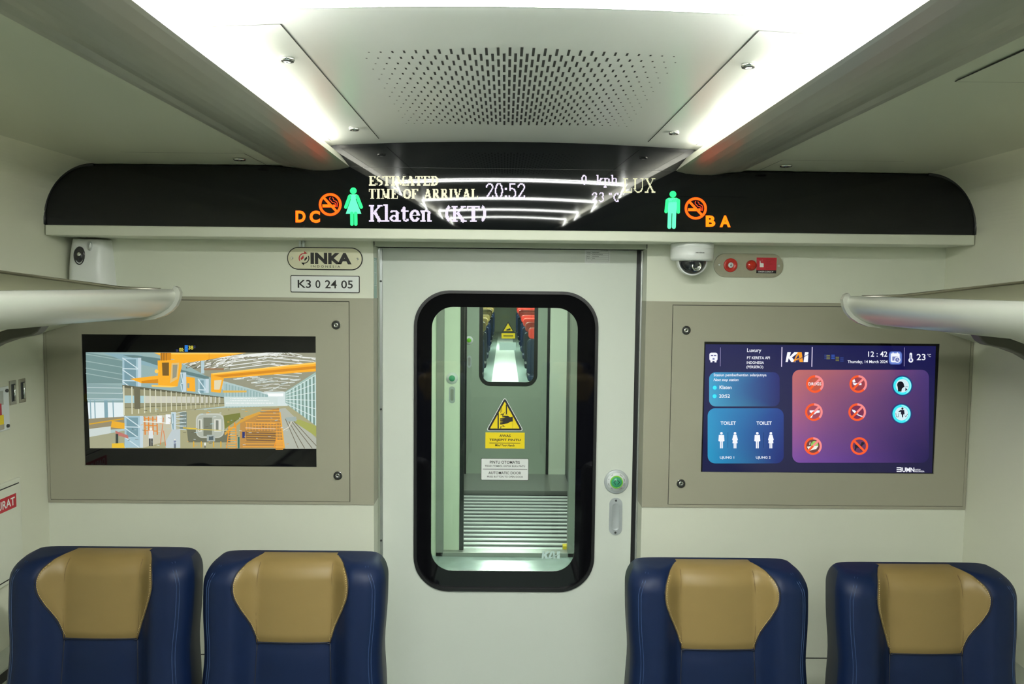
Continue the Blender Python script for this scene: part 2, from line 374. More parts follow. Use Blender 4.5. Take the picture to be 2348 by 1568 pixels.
# --- LED dot lettering
def glyph(c,s,n):
    R=[];L=[];A=[]
    r=lambda *a:R.append(a); l=lambda *a:L.append(a); e=lambda *a:A.append(a)
    w=.75
    if c in 'EFL':
        w=.72 if c!='F' else .70
        r(.10,0,.10+s,1); r(0,1-n,(.72 if c!='F' else .42),1)
        if c!='L': r(0,0,.68,n); r(.68-n,0,.68,.24); r(.1,.46,.5,.46+n); r(.5-n*.9,.36,.5,.64)
        else: r(0,0,.42,n)
        if c!='F': r(.72-n,.72,.72,1)
    elif c in 'TI':
        w=.74 if c=='T' else .42
        m=w/2; r(m-s/2,0,m+s/2,1); r(m-.21,1-n,m+.21,1)
        if c=='T': r(0,0,w,n); r(0,0,n,.27); r(w-n,0,w,.27)
        else: r(0,0,w,n)
    elif c=='S':
        w=.62; e(.31,.27,.29,.27,s*.95,90-10,330); e(.31,.73,.30,.27,s*.95,-90-10,150) ; r(.62-n,.02,.62,.27); r(0,.72,n,.98); l(.16,.42,.48,.58,s)
        A[:]=[(.31,.28,.30,.28,s*.8,110,300),(.31,.28,.30,.28,n,0,110),(.31,.72,.31,.28,s*.8,-70,110),(.31,.72,.31,.28,n,180,290)]
        A[:]=[(.31,.28,.30,.28,s*.7,70,280),(.31,.72,.31,.28,s*.7,-110,100)]
    elif c=='M':
        w=.98; r(.12,0,.12+n*1.2,1); r(.88-s,0,.88,1); r(0,1-n,.32,1); r(.60,1-n,.98,1); r(0,0,.3,n); r(.70,0,.98,n); l(.18,.02,.50,.92,s*.9); l(.50,.92,.78,.04,n*1.1)
    elif c=='A':
        w=.86; l(.43,0,.16,1,n*1.1); l(.43,0,.70,1,s*1.05); r(.22,.64,.64,.64+n); r(0,1-n,.30,1); r(.50,1-n,.86,1)
    elif c=='V':
        w=.84; l(.14,0,.43,1,s*1.05); l(.70,0,.43,1,n*1.1); r(0,0,.34,n); r(.54,0,.84,n)
    elif c in 'DO':
        w=.80
        if c=='D': r(.10,0,.10+s,1); r(0,0,.45,n); r(0,1-n,.45,1); e(.36,.5,.42,.5,s,-90,90)
        else: w=.80; e(.40,.5,.40,.5,s*.95,0,360)
    elif c in 'RP':
        w=.82; r(.10,0,.10+s,1); r(0,0,.45,n); r(0,1-n,.40,1); e(.40,.26,.26,.26,s*.8,-90,90); r(.3,.50-n,.45,.50+n*.2); l(.40,.5,.66,1,s); r(.58,1-n,.82,1)
    elif c in 'Kk':
        w=.86; r(.09,0,.09+s,1); r(0,1-n,.33,1)
        if c=='K': r(0,0,.33,n); r(.50,0,.84,n); l(.68,.02,.28,.52,s*.55); l(.34,.42,.70,1,s*.9); r(.50,1-n,.88,1)
        else: w=.72; r(0,0,.2,n); r(.40,.33,.70,.33+n); l(.58,.36,.28,.66,s*.6); l(.34,.6,.56,1,s*.9); r(.42,1-n,.74,1)
    elif c=='U':
        w=.86; r(.10,0,.10+s,.75); r(.76-n,0,.76,.75); r(0,0,.34,n); r(.60,0,.86,n); e(.43,.72,.33,.28,s*.8,0,180)
    elif c=='X':
        w=.86; l(.14,0,.70,1,s*1.1); l(.70,0,.14,1,n*1.1); r(0,0,.32,n); r(.54,0,.86,n); r(0,1-n,.30,1); r(.52,1-n,.86,1)
    elif c=='2':
        w=.58; e(.28,.28,.27,.28,s,-180,20); l(.48,.36,.06,.94,s*.9); r(0,1-n*1.2,.56,1); r(.56-n,.8,.56,1)
    elif c=='0': w=.60; e(.30,.5,.29,.5,s,0,360)
    elif c=='5': w=.58; r(.06,0,.52,n*1.2); r(.06,0,.06+n,.48); e(.26,.66,.30,.34,s,-120,110); r(.02,.80,.12,.95)
    elif c=='3': w=.58; e(.27,.27,.26,.27,s*.9,-160,90); e(.27,.73,.28,.27,s*.9,-90,160)
    elif c==':': w=.26; r(.06,.28,.20,.45); r(.06,.78,.20,.97)
    elif c=='C': w=.56; e(.36,.5,.34,.5,s,70,290); r(.52-n,.0,.54,.25); r(.52-n,.75,.54,1); r(.3,0,.5,n);r(.3,1-n,.5,1)
    elif c=='o': w=.34; r(.02,0,.30,n); r(.02,.28-n,.30,.28); r(.02,0,.02+n,.28); r(.30-n,0,.30,.28)
    elif c=='(' : w=.40; e(.55,.48,.50,.62,s*.9,120,240)
    elif c==')' : w=.40; e(-.15,.48,.50,.62,s*.9,-60,60)
    elif c=='l': w=.36; r(.08,-.04,.08+s,1); r(0,-.04,.2,n-.04); r(0,1-n,.36,1)
    elif c=='a': w=.68; r(.38,.45,.38+s,1); e(.28,.52,.30,.20,s*.8,-160,0); e(.28,.80,.26,.20,s*.75,0,360); r(.45,1-n,.68,1)
    elif c=='t': w=.50; r(.10,.12,.10+s,.85); l(.22,.1,.05,.32,n); r(0,.30,.48,.30+n*1.2); e(.30,.80,.20,.20,s*.8,20,180)
    elif c=='e': w=.64; e(.32,.65,.31,.36,s,30,360); r(.1,.58,.60,.58+n)
    elif c=='n': w=.72; r(.08,.31,.08+s,1); r(0,.31,.15,.31+n); r(0,1-n,.34,1); e(.33,.52,.30,.22,s*.8,-180,0); r(.62-s,.5,.62,1); r(.42,1-n,.72,1)
    elif c=='h': w=.72; r(.08,0,.08+s,1); r(0,0,.15,n); r(0,1-n,.32,1); e(.36,.52,.26,.2,s*.8,-180,0); r(.62-s,.5,.62,1); r(.44,1-n,.72,1)
    elif c=='p': w=.70; r(.08,.33,.08+s,1.33); r(0,.33,.15,.33+n); r(0,1.33-n,.34,1.33); e(.34,.66,.30,.34,s*.9,-120,120)
    elif c==' ': w=.45
    return w,R,L,A
def inside(x,y,R,L,A):
    for x0,y0,x1,y1 in R:
        if x0<=x<=x1 and y0<=y<=y1: return True
    for x0,y0,x1,y1,t in L:
        dx,dy=x1-x0,y1-y0; q=((x-x0)*dx+(y-y0)*dy)/(dx*dx+dy*dy); 
        if -.0<=q<=1 and abs((x-x0)*dy-(y-y0)*dx)/math.hypot(dx,dy)<=t*.55: return True
    for cx,cy,rx,ry,t,a0,a1 in A:
        d=math.hypot((x-cx)/rx,(y-cy)/ry); ti=max(0.,1-t/rx); tj=max(0.,1-t*.62/ry)
        u=abs((x-cx)/rx)/max(d,1e-6); th=ti*u+tj*(1-u)
        if d<=1.03 and d>=th:
            a=math.degrees(math.atan2(y-cy,x-cx))
            if a0<=a<=a1 or a0<=a+360<=a1 or a0<=a-360<=a1: return True
    return False
def led_text(name,s,px,s_,n_,col,pitch=1.75,track=.06,H=None):
    x0,y0,x1,y1=px; gl=[glyph(c,s_,n_) for c in s]
    tot=sum(g[0] for g in gl)+track*(len(s)-1); sx=(x1-x0)/tot; sy=(y1-y0)
    b=MB(); X=x0
    for g in gl:
        wpx=g[0]*sx; 
        ylo=-.18 ; yhi=1.4
        j0=int(ylo*sy/pitch); j1=int(yhi*sy/pitch)
        for j in range(j0,j1+1):
            yc=(j+.5)*pitch; run=None; i=0; ncol=int(wpx/pitch)+2
            for i in range(ncol+1):
                xc=(i+.5)*pitch
                on = i<ncol and inside(xc/sx,yc/sy,*g[1:])
                if on and run is None: run=i
                if not on and run is not None:
                    led_poly(b,[(X+run*pitch,y0+j*pitch+.12),(X+i*pitch-.15,y0+j*pitch+.12),(X+i*pitch-.15,y0+(j+1)*pitch-.12),(X+run*pitch,y0+(j+1)*pitch-.12)],col); run=None
        X+=wpx+track*sx
    return b.build(name,M['led'],disp)
CY=tuple(v*1.25 for v in lin((255,250,205))); CWh=tuple(v*1.2 for v in lin((240,228,255)))
led_text('led_text','ESTIMATED',(846,403.5,1006,425.5),.22,.10,CY)
led_text('led_text','TIME OF ARRIVAL',(846,433,1096,456),.21,.10,CY,track=.05)
led_text('led_text','20:52',(1114,420,1205,455),.115,.09,CWh,track=.07)
led_text('led_text','Klaten',(846,470,991,508),.19,.085,CWh,track=.02)
led_text('led_text','(KT)',(1019,472,1117,509),.19,.085,CWh,track=.01)
led_text('led_text','0',(1333,401,1346,423),.17,.1,CWh)
led_text('led_text','kph',(1367,401,1417,423),.17,.1,CWh,track=.03)
led_text('led_text','23',(1357,441,1386,463),.15,.1,CWh,track=.08)
led_text('led_text','oC',(1396,442,1419,463),.15,.1,CWh,track=.12)
led_text('led_text','LUX',(1428,409,1503,441.5),.12,.06,lin((250,250,205)),track=.08)
# --- icons
def led(c,k=3.2): v=lin(c); m=max(v); return tuple(x*k if x>=m*.999 else x for x in v)
OR=lin((255,120,20)); OR2=lin((255,165,15)); GR=led((60,255,165),1.6); GR2=led((115,255,215),1.6); RD=led((255,80,40),1.3)
def zz(z,ox,oy): return [(ox+x/13.044,oy+y/13.044) for x,y in z]      # close-up coordinates -> photograph
def circ2(cx,cy,r,n=36): return [(cx+r*math.cos(2*PI*k/n),cy+r*math.sin(2*PI*k/n)) for k in range(n)]
def no_smoke(ox,oy,cx,cy,r,name):
    b=MB(); F=lambda p:zz([( cx+x*r,cy+y*r) for x,y in p],ox,oy)
    def glow(wd,off,k): pass
    led_strip(b,zz(circ2(cx,cy,r*.88,40),ox,oy),r*.22/13.044,tuple(v for v in led((255,125,20))),.0012,True)
    led_strip(b,F([(-.62,-.66),(.56,.60)]),r*.21/13.044,led((255,135,20)),.0014)
    led_poly(b,F([(-.68,-.02),(-.1,-.02),(.08,.24),(-.68,.24)]),led((255,150,20)),.0013)
    led_poly(b,F([(.22,0.0),(.42,.0),(.42,.22),(.30,.22)]),led((255,130,20)),.0013)
    for xx in (.49,.60): led_strip(b,F([(xx,.0),(xx,.22)]),r*.07/13.044,RD,.0013)
    led_strip(b,F([(.02,-.64),(-.06,-.55),(-.04,-.42),(.10,-.30),(.18,-.18),(.36,-.15),(.48,-.08),(.50,.0)]),r*.065/13.044,RD,.0013)
    led_strip(b,F([(.18,-.60),(.28,-.50),(.30,-.38),(.44,-.32),(.56,-.25),(.62,-.12),(.62,.0)]),r*.065/13.044,RD,.0013)
    return b.build(name,M['led'],disp)
no_smoke(670,420,1140,640,345,'no_smoking_icon'); no_smoke(1510,420,1110,755,335,'no_smoking_icon')
def capsule(b,p0,p1,r,col,off,ox,oy):
    (x0,y0),(x1,y1)=p0,p1; a=math.atan2(y1-y0,x1-x0); pts=[]
    for k in range(11): t=a-PI/2+PI*k/10; pts.append((x1+r*math.cos(t),y1+r*math.sin(t)))
    for k in range(11): t=a+PI/2+PI*k/10; pts.append((x0+r*math.cos(t),y0+r*math.sin(t)))
    led_poly(b,zz(pts,ox,oy),col,off)
b=MB(); o_=(670,420)
led_poly(b,zz(circ2(1830,230,100),*o_),GR); led_poly(b,zz([(1720,335),(1940,335),(2000,400),(1900,470),(2070,915),(1605,915),(1760,470),(1660,400)],*o_),GR2)
capsule(b,(1720,400),(1605,715),50,GR,.0013,*o_); capsule(b,(1945,400),(2068,715),50,GR,.0013,*o_)
capsule(b,(1785,900),(1790,1225),50,GR,.0013,*o_); capsule(b,(1900,900),(1905,1225),50,GR,.0013,*o_)
b.build('woman_icon',M['led'],disp)
b=MB(); o_=(1510,420)
led_poly(b,zz(circ2(428,330,100),*o_),GR); led_poly(b,zz([(300,438),(540,438),(600,470),(560,560),(530,900),(275,900),(285,560),(240,470)],*o_),GR2)
capsule(b,(255,520),(220,850),47,GR,.0013,*o_); capsule(b,(592,520),(590,865),47,GR,.0013,*o_); led_poly(b,zz([(300,438),(215,490),(250,600),(585,600),(640,500),(540,438)],*o_),GR,.0012)
capsule(b,(335,850),(320,1310),57,GR2,.0013,*o_); capsule(b,(470,850),(455,1310),57,GR2,.0013,*o_)
b.build('man_icon',M['led'],disp)
def led_letter(c,px,col,name='seat_letter'):
    b=MB(); vs,fs=text_geo(c,bold=.045); x0,y0,x1,y1=px
    b.add([led_at(x0+(x1-x0)*u,y1-(y1-y0)*v) for u,v in vs],fs,0,col); b.build(name,M['led'],disp)
led_letter('D',(678,483,701,510),led((255,155,25))); led_letter('C',(710,483,734,511),led((255,150,25)))
led_letter('B',(1618,494,1640,520),led((255,170,15))); led_letter('A',(1650,494,1675,521),led((255,165,15)))

# ================================================================= monitor panels and screens
SC=4.048
def zlin(c): return lin(c)
class Pic:                                                            # flat picture shown on a screen, drawn in close-up coordinates
    def __init__(s,ox,oy,Y): s.b=MB(); s.ox,s.oy,s.Y=ox,oy,Y; s.k=0
    def P(s,x,y): p=at(s.ox+x/SC,s.oy+y/SC,s.Y-s.k*.000012); return (p.x,p.y,p.z)
    def poly(s,pts,c,grad=None):
        s.k+=1; col=lin(c)
        if grad: col=tuple(lin(g) for g in grad)
        s.b.add([s.P(x,y) for x,y in pts],[tuple(range(len(pts)))],0,col)
    def rect(s,x0,y0,x1,y1,c,grad=None): s.poly([(x0,y0),(x1,y0),(x1,y1),(x0,y1)],c,grad)
    def line(s,x0,y0,x1,y1,w_,c):
        d=Vector((x1-x0,y1-y0)); 
        if d.length<1e-6: return
        n=Vector((-d.y,d.x)).normalized()*w_/2; s.poly([(x0+n.x,y0+n.y),(x1+n.x,y1+n.y),(x1-n.x,y1-n.y),(x0-n.x,y0-n.y)],c)
    def circle(s,cx,cy,r,c,n=28): s.poly(circ2(cx,cy,r,n),c)
    def ring(s,cx,cy,r,w_,c,a0=0,a1=360,n=36):
        s.k+=1; vs=[];
        for k in range(n+1):
            a=math.radians(a0+(a1-a0)*k/n)
            for q in (r-w_/2,r+w_/2): vs.append(s.P(cx+q*math.cos(a),cy+q*math.sin(a)))
        s.b.add(vs,[(2*k,2*k+1,2*k+3,2*k+2) for k in range(n)],0,lin(c))
    def rrect(s,x0,y0,x1,y1,r,cf):                                     # rounded rectangle with a bilinear colour field
        s.k+=1; pts=rr(x0,y0,x1,y1,r,8); n=len(pts); cx,cy=(x0+x1)/2,(y0+y1)/2
        def C(x,y):
            u=(x-x0)/(x1-x0); v=(y-y0)/(y1-y0)
            return lin(tuple((cf[0][i]*(1-u)+cf[1][i]*u)*(1-v)+(cf[2][i]*(1-u)+cf[3][i]*u)*v for i in range(3)))
        for q in range(4):
            k0,k1=(q*.25),(q+1)*.25
            for i in range(n):
                a,b_=pts[i],pts[(i+1)%n]; qd=[]
                for (p,t) in ((a,k0),(b_,k0),(b_,k1),(a,k1)): qd.append((cx+(p[0]-cx)*t,cy+(p[1]-cy)*t))
                if q==0: qd=[(cx,cy)]+qd[2:]
                s.b.add([s.P(x,y) for x,y in qd],[tuple(range(len(qd)))],0,tuple(C(x,y) for x,y in qd))
    def text(s,t,x0,y0,x1,y1,c,**kw):
        s.k+=1; vs,fs=text_geo(t,**kw); s.b.add([s.P(x0+(x1-x0)*u,y1-(y1-y0)*v) for u,v in vs],fs,0,lin(c))
for side in (-1,1):
    L=side<0; nm='left' if L else 'right'
    t=thing('wall_panel','taupe access panel on the %s of the door framing the %s'%(nm,'factory picture screen' if L else 'blue information screen'),'wall panel',(side*.95,YW,1.2))
    xo,xi,zt_,zb_=1.438,.427,1.807,1.161
    gx0,gx1,gz0,gz1=.498,1.430,1.170,1.797
    sx0,sx1,sz0,sz1=((.602,1.321,1.2795,1.688) if L else (.599,1.3325,1.2745,1.684))
    f=lambda x0,x1:(min(side*x0,side*x1),max(side*x0,side*x1))
    a0,a1=f(xi,xo); c0,c1=f(sx0,sx1); g0,g1=f(gx0,gx1)
    if L: a1=XL
    else: a0=XR
    holed('surround',[[(a0,zb_),(a1,zb_),(a1,zt_),(a0,zt_)],[(g0,gz0),(g1,gz0),(g1,gz1),(g0,gz1)]],YW-.004,YW-.0002,M['taupe'],t)
    holed('hinged_door',[[(g0+.0018,gz0+.0018),(g1-.0018,gz0+.0018),(g1-.0018,gz1-.0018),(g0+.0018,gz1-.0018)],[(c0,sz0),(c1,sz0),(c1,sz1),(c0,sz1)]],YW-.006,YW-.0008,M['taupe'],t)
    b=MB(); b.quadxz(g0,gz0,g1,gz1,YW-.0003); b.build('gap',M['groove'],t)
    b=MB(); xq=XL if L else XR; b.box(min(xq,xq-side*.001),max(xq,xq-side*.001),YW-.004,YD,zb_,zt_); b.build('jamb_cover',M['taupe'],t)
    for px in (((771,745),(775,1090)) if L else ((1573,757),(1561,1108))):
        p=at(px[0],px[1],YW-.006); lock(t,(p.x,YW-.0055,p.z),'y',.0148,depth=.005)
    tv=thing('screen',('wide screen showing a train factory hall with yellow cranes' if L else 'wide blue and purple screen of passenger notices and prohibition icons'),'screen',((c0+c1)/2,YW,sz0))
    b=MB(); b.quadxz(c0-.001,sz0-.001,c1+.001,sz1+.001,YW-.0016); b.build('glass_panel',M['bandb'],tv)
    if L: tvL=tv
    else: tvR=tv
YS=YW-.0019
def quad_pts(pts): return pts
# --- left picture
p=Pic(170,740,YS); R=random.random
X0,X1,Y0,Y1=(108,145),(2246,2255),275,1167
W_=(225,236,235); 
p.poly([(108,274),(2246,278),(2256,1168),(146,1164)],(176,200,198))
def ln(x0,y0,x1,y1,w_,c): p.line(x0,y0,x1,y1,w_,c)
p.poly([(108,274),(780,275),(1260,500),(1400,640),(1800,660),(1790,690),(1400,690),(120,720)],(150,178,176))
p.poly([(108,275),(460,330),(460,560),(120,560)],(120,150,148)); 
for y in (330,395,460,510): ln(108,y-40,460,y+20,7,(160,185,182))
p.poly([(118,560),(455,585),(460,740),(125,735)],(140,168,168))
for y in (600,650,700): ln(118,y,458,y+6,5,(205,222,222))
p.poly([(125,740),(458,740),(462,880),(135,890)],(226,238,240)); ln(125,720,458,712,14,(170,196,200))
for x in (150,190,290,305,360): ln(x,720,x+6,900,10 if x!=290 else 26,(130,165,175))
p.poly([(135,890),(465,870),(468,985),(140,1000)],(150,140,110)); p.poly([(140,985),(340,960),(340,1040),(142,1060)],(205,215,210)); 
p.poly([(142,1060),(470,1000),(470,1165),(146,1164)],(165,165,135)); ln(140,940,460,890,12,(215,165,50)); p.poly([(350,910),(470,930),(470,985),(340,970)],(235,175,50))
# roof on the right
p.poly([(780,275),(2246,278),(2246,460),(1960,640),(1800,655),(1240,500),(980,360)],(150,150,128))
for k in range(16):
    x=1380+k*52; ln(x-140+k*6,330-k*2,1790+k*14,278,5,(235,238,230))
for k in range(12):
    t=k/11; y=300+t*340; xl=1330+t*430; xr=2250-t*300
    xm=1790+t*60; ln(xl,y+50*(1-t),xm,y-10,9*(1-t*.7),(236,240,236)); ln(xm,y-10,xr,y+30*(1-t),9*(1-t*.7),(228,232,226))
for k in range(46):
    x=1330+R()*900; y=290+R()*110; ln(x,y,x+30+R()*60,y+(-18+R()*36),3+R()*5,(238,240,235) if R()<.7 else (120,110,90))
for k in range(60):
    x=1010+R()*420; y=340+R()*90; ln(x,y,x+26+R()*40,y-10-R()*14,3+R()*6,(240,243,240) if R()<.6 else (95,95,80))
for k in range(80):
    t=R(); x=1420+t*400+R()*(700*(1-t)); y=500+t*120+R()*20; ln(x,y,x+60*(1-t)+14,y-6,2+4*(1-t),(215,225,220) if R()<.6 else (150,160,150))
p.poly([(1790,640),(1960,640),(1990,700),(1990,780),(1400,790),(1395,690)],(212,226,224)); p.rect(1795,655,1942,682,(248,252,250))
# left long wall receding
p.poly([(1390,560),(1800,668),(1800,780),(1395,800)],(150,180,178))
for k in range(14): x=1400+k*28; ln(x,560+k*8,x,800,5,(205,222,222))
# right wall
p.poly([(2246,455),(2252,960),(2080,890),(1960,740),(1960,640)],(160,190,182))
for k in range(16):
    t=k/15; x=1985+t*255; ln(x,640-t*150,x+4,790+t*170,4+10*t,(200,224,220) if k%2 else (110,140,130))
for k in range(6): ln(1965,650+k*20,2250,480+k*80,5,(225,236,232))
# floor
p.poly([(1390,790),(1990,770),(2252,960),(2256,1168),(480,1165),(480,850)],(168,165,128))
p.poly([(1900,800),(1960,790),(2256,1080),(2256,1168),(1960,1168)],(178,182,168)); p.poly([(2100,900),(2252,960),(2254,1060),(2010,900)],(165,170,90))
for q in (0,60,130,190): ln(1960+q*.3,890,2080+q,1165,6,(105,95,75))
ln(1790,1080,1990,970,5,(235,228,210)); ln(1990,970,2035,890,5,(235,228,210))
# blue columns
def col_(x0,x1,y0,y1): 
    p.rect(x0,y0,x1,y1,(165,196,206)); p.rect(x1-30,y0,x1,y1,(196,214,222)); p.rect(x0+18,y0+14,x1-48,y1,(120,155,165))
    for k in range(int((y1-y0)/110)+1):
        y=y0+k*110; ln(x0,y,x1-30,y+100,9,(210,228,232)); ln(x0,y+100,x1-30,y+104,9,(210,228,232))
p.poly([(270,278),(620,300),(780,400),(760,420),(440,345)],(140,175,184)); p.poly([(450,300),(560,300),(790,330),(1010,440),(1250,500),(1250,530),(1000,470),(600,340)],(100,130,130))
col_(448,622,325,590); col_(990,1040,460,640); col_(1150,1250,520,650); p.rect(1178,350,1208,470,(180,205,212))
p.rect(1205,420,1390,440,(150,120,90)); 
# cranes
YEL=(250,176,42); YED=(214,138,28); YEH=(255,205,95)
p.poly([(740,278),(1600,278),(1230,345),(980,380),(930,340),(860,330)],YEL); p.poly([(740,278),(1600,278),(1500,292),(800,292)],YEH); p.poly([(930,300),(1250,300),(1230,345),(985,378)],YEL); ln(1252,280,1252,340,3,YED)
p.poly([(1270,470),(2246,365),(2246,450),(1400,515),(1270,500)],YEL); p.poly([(1290,490),(2246,400),(2246,425),(1370,506)],YED); p.poly([(1270,470),(2246,365),(2246,380),(1290,480)],YEH)
p.poly([(520,520),(790,488),(790,560),(625,560)],YEL); p.poly([(625,540),(790,520),(790,560),(625,560)],YED)
p.rect(800,278,900,360,YED); p.poly([(775,350),(990,340),(1000,400),(960,590),(900,600),(780,580)],YEL); p.poly([(815,370),(880,368),(880,490),(820,490)],(120,90,40)); p.poly([(905,375),(975,370),(960,520),(890,560)],(225,190,120)); p.poly([(915,390),(960,388),(950,500),(912,520)],(150,150,130))
for x in (812,828,842,858): ln(x,278,x,350,4,(90,70,40))
p.poly([(720,575),(960,590),(900,600),(720,592)],YEH); p.circle(765,450,18,YEH)
p.poly([(1270,500),(1390,515),(1360,650),(1270,640)],YEL); p.poly([(1300,535),(1370,530),(1350,620),(1300,620)],(226,215,180)); p.poly([(1040,500),(1120,510),(1125,640),(1045,632)],YEL); p.rect(1050,560,1070,605,(140,160,150))
p.poly([(1380,628),(1600,628),(1600,645),(1380,648)],(225,180,80))
# coach body side in the middle
p.poly([(447,575),(1390,690),(1395,775),(900,830),(465,865)],(150,148,118)); 
p.poly([(447,575),(1390,690),(1390,700),(450,600)],(96,96,76)); p.poly([(460,785),(1395,745),(1395,775),(465,865)],(165,162,125)); ln(458,790,1395,748,5,(90,90,70))
for k in range(19):
    t=(k/19)**.85; x=460+t*920; yt_=585+t*110; yb2=800-t*30; w_=70*(1-t)+14
    p.rect(x+8,675+t*15,x+w_,745-t*2,(170,205,210) if k<3 else (205,205,190)); ln(x,yt_,x+3,yb2+55*(1-t),9*(1-t)+3,(215,216,190)); 
p.poly([(555,590),(612,600),(615,800),(560,800)],(110,108,86))
# lower left bits
col_(468,640,865,1060); p.rect(468,1060,640,1160,(165,196,206)); p.rect(610,1060,640,1160,(196,214,222)); ln(470,1062,605,1158,9,(210,228,232)); col_(905,945,830,990); p.rect(850,990,985,1162,(190,202,205)); p.rect(980,830,1045,990,(120,135,130))
for k in range(10): ln(945,840+k*16,1040,830+k*17+(10 if k%2 else -10),5,(205,220,220))
p.poly([(640,870),(900,850),(905,1000),(850,1100),(640,1160)],(196,192,168))
for x in (655,690,730,768): ln(x,870,x+4,1040,11,(224,128,44))
for y in (890,950,1000): ln(650,y,775,y+5,9,(230,140,50))
p.rect(770,860,815,930,(236,240,240)); p.rect(850,850,895,940,(240,244,244)); ln(830,880,800,1130,6,(225,120,50)); ln(830,1000,850,1140,6,(225,120,50)); ln(640,915,850,930,8,(240,240,230)); 
p.poly([(380,1000),(500,1045),(505,1075),(390,1040)],(190,120,110)); p.rect(385,1030,410,1120,(60,70,65)); p.poly([(350,1120),(460,1115),(470,1162),(350,1162)],(232,190,50))
# workers
def man(x,y,h,c1,c2): p.rect(x-h*.12,y+h*.15,x+h*.12,y+h*.6,c1); p.rect(x-h*.1,y+h*.58,x-h*.01,y+h,c2); p.rect(x+h*.02,y+h*.58,x+h*.1,y+h,c2); p.circle(x,y+h*.06,h*.08,(240,236,220),12)
man(712,975,170,(222,228,228),(50,55,62)); man(935,1080,84,(130,140,165),(60,70,90)); man(1215,1105,58,(235,238,235),(90,95,100))
# carriage end
p.poly([(1045,990),(1450,990),(1450,1110),(1060,1110)],(110,112,92)); 
p.poly(rr(1130,840,1392,1068,60,6),(196,200,188)); p.poly(rr(1142,855,1380,1060,50,6),(176,182,168)); p.rect(1200,880,1280,1050,(120,125,108)); p.rect(1150,895,1185,1010,(214,216,204)); p.rect(1300,895,1365,1010,(214,216,204)); p.rect(1315,905,1340,1000,(120,125,115)); p.rect(1158,905,1172,1000,(130,135,120)); p.rect(1232,1040,1308,1100,(168,178,172)); p.rect(1250,1055,1292,1090,(80,95,100))
p.poly([(1385,860),(1540,835),(1545,880),(1400,985)],(120,125,60)); ln(1060,985,1430,1000,7,(205,190,100)); ln(1010,975,1140,982,10,(224,190,60))
for x in (1110,1180,1295,1362): ln(x,1100,x,1155,10,(220,170,50))
# yellow scaffold to the right
p.poly([(1540,900),(1740,830),(1900,790),(1950,1160),(1540,1165)],(190,140,70))
p.poly([(1590,870),(1720,825),(1740,838),(1540,930),(1400,1045),(1395,1020)],(215,160,60))
for k in range(26):
    y=800+k*14; x0=1740-k*7; ln(x0,y,1905+k*1.6,y,5,(240,170,60) if k%2 else (150,110,70))
for k in range(12): x=1600+k*28; ln(x,925,x+4,1100,5,(232,160,60))
ln(1590,925,1870,935,8,(238,170,70)); ln(1590,975,1870,985,7,(230,200,170)); ln(1640,1090,1760,950,5,(230,150,60))
p.poly([(1590,1000),(1870,1010),(1870,1110),(1600,1105)],(130,95,60))
for k in range(5): ln(1600,1010+k*22,1870,1016+k*22,6,(215,160,60))
for (xa,xb2,y0,y1) in ((1430,1500,955,1165),(1870,1940,1070,1165)):
    ln(xa+10,y0,xa-15,y1,9,(236,150,40)); ln(xb2,y0,xb2+5,y1,9,(236,150,40))
    for k in range(9): y=y0+20+k*(y1-y0)/9; ln(xa,y,xb2,y,7,(245,170,60))
ln(1910,830,1950,1160,12,(238,170,60)); ln(1490,925,1490,970,12,(236,150,40)); p.rect(1520,1060,1535,1165,(40,100,95)); p.rect(1560,1010,1585,1070,(40,50,110))
p.poly([(1960,880),(2060,870),(2065,915),(1975,915)],(160,175,170))
for k in range(90):
    x=480+R()*1500; y=800+R()*340; ln(x,y,x+8+R()*26,y-6+R()*12,2+R()*4,random.choice(((225,165,70),(205,215,210),(90,85,70),(170,200,205))))
# pale caption band, too blurred to read
p.poly([(1393,686),(1890,690),(1890,775),(1395,778)],(206,222,218)); 
for y,x0,x1 in ((703,1450,1700),(722,1450,1805),(746,1410,1850)):
    x=x0
    while x<x1: q=8+R()*22; ln(x,y,min(x+q,x1),y,9,(234,240,238)); x+=q+5
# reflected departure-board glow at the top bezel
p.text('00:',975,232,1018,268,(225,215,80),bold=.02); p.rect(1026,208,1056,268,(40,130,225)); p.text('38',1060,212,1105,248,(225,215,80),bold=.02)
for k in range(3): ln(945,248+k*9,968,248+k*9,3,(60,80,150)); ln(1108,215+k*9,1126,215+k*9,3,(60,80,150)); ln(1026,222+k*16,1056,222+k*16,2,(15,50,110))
p.b.build('picture',M['lcd'],tvL)
# --- right screen
p=Pic(1590,760,YS)
p.k=0
def Cq(n,e): return n
p.poly([(112,118),(2250,135),(2215,1312),(82,1300)],(0,0,0),grad=((28,30,84),(20,18,78),(22,16,62),(10,14,66)))
p.rrect(146,378,800,695,60,((60,160,205),(38,40,112),(70,165,200),(30,36,104)))
p.rrect(132,712,838,1224,70,((48,150,200),(30,60,140),(36,150,195),(16,30,110)))
p.rrect(918,355,2186,1218,70,((196,108,104),(74,52,118),(120,70,160),(28,16,78)))
WH=(245,247,255)
# train icon
p.poly(rr(148,196,224,274,20,6),WH); p.rect(162,218,184,228,(60,66,130)); p.rect(190,218,212,228,(60,66,130)); p.rect(178,246,196,262,(110,116,170)); p.rect(158,274,176,286,WH); p.rect(196,274,214,286,WH)
for x,w_ in ((251,3),(1958,3)): ln(x,148,x-2,322,w_,(190,180,225))
for x in (822,1103): ln(x,143,x-4,328,8,(225,215,240))
p.text('Luxury',498,156,630,202,WH,bold=.012); p.text('PT KERETA API',497,231,709,257,WH,bold=.014); p.text('INDONESIA',495,276,655,301,WH,bold=.014); p.text('(PERSERO)',492,316,648,348,WH,bold=.014)
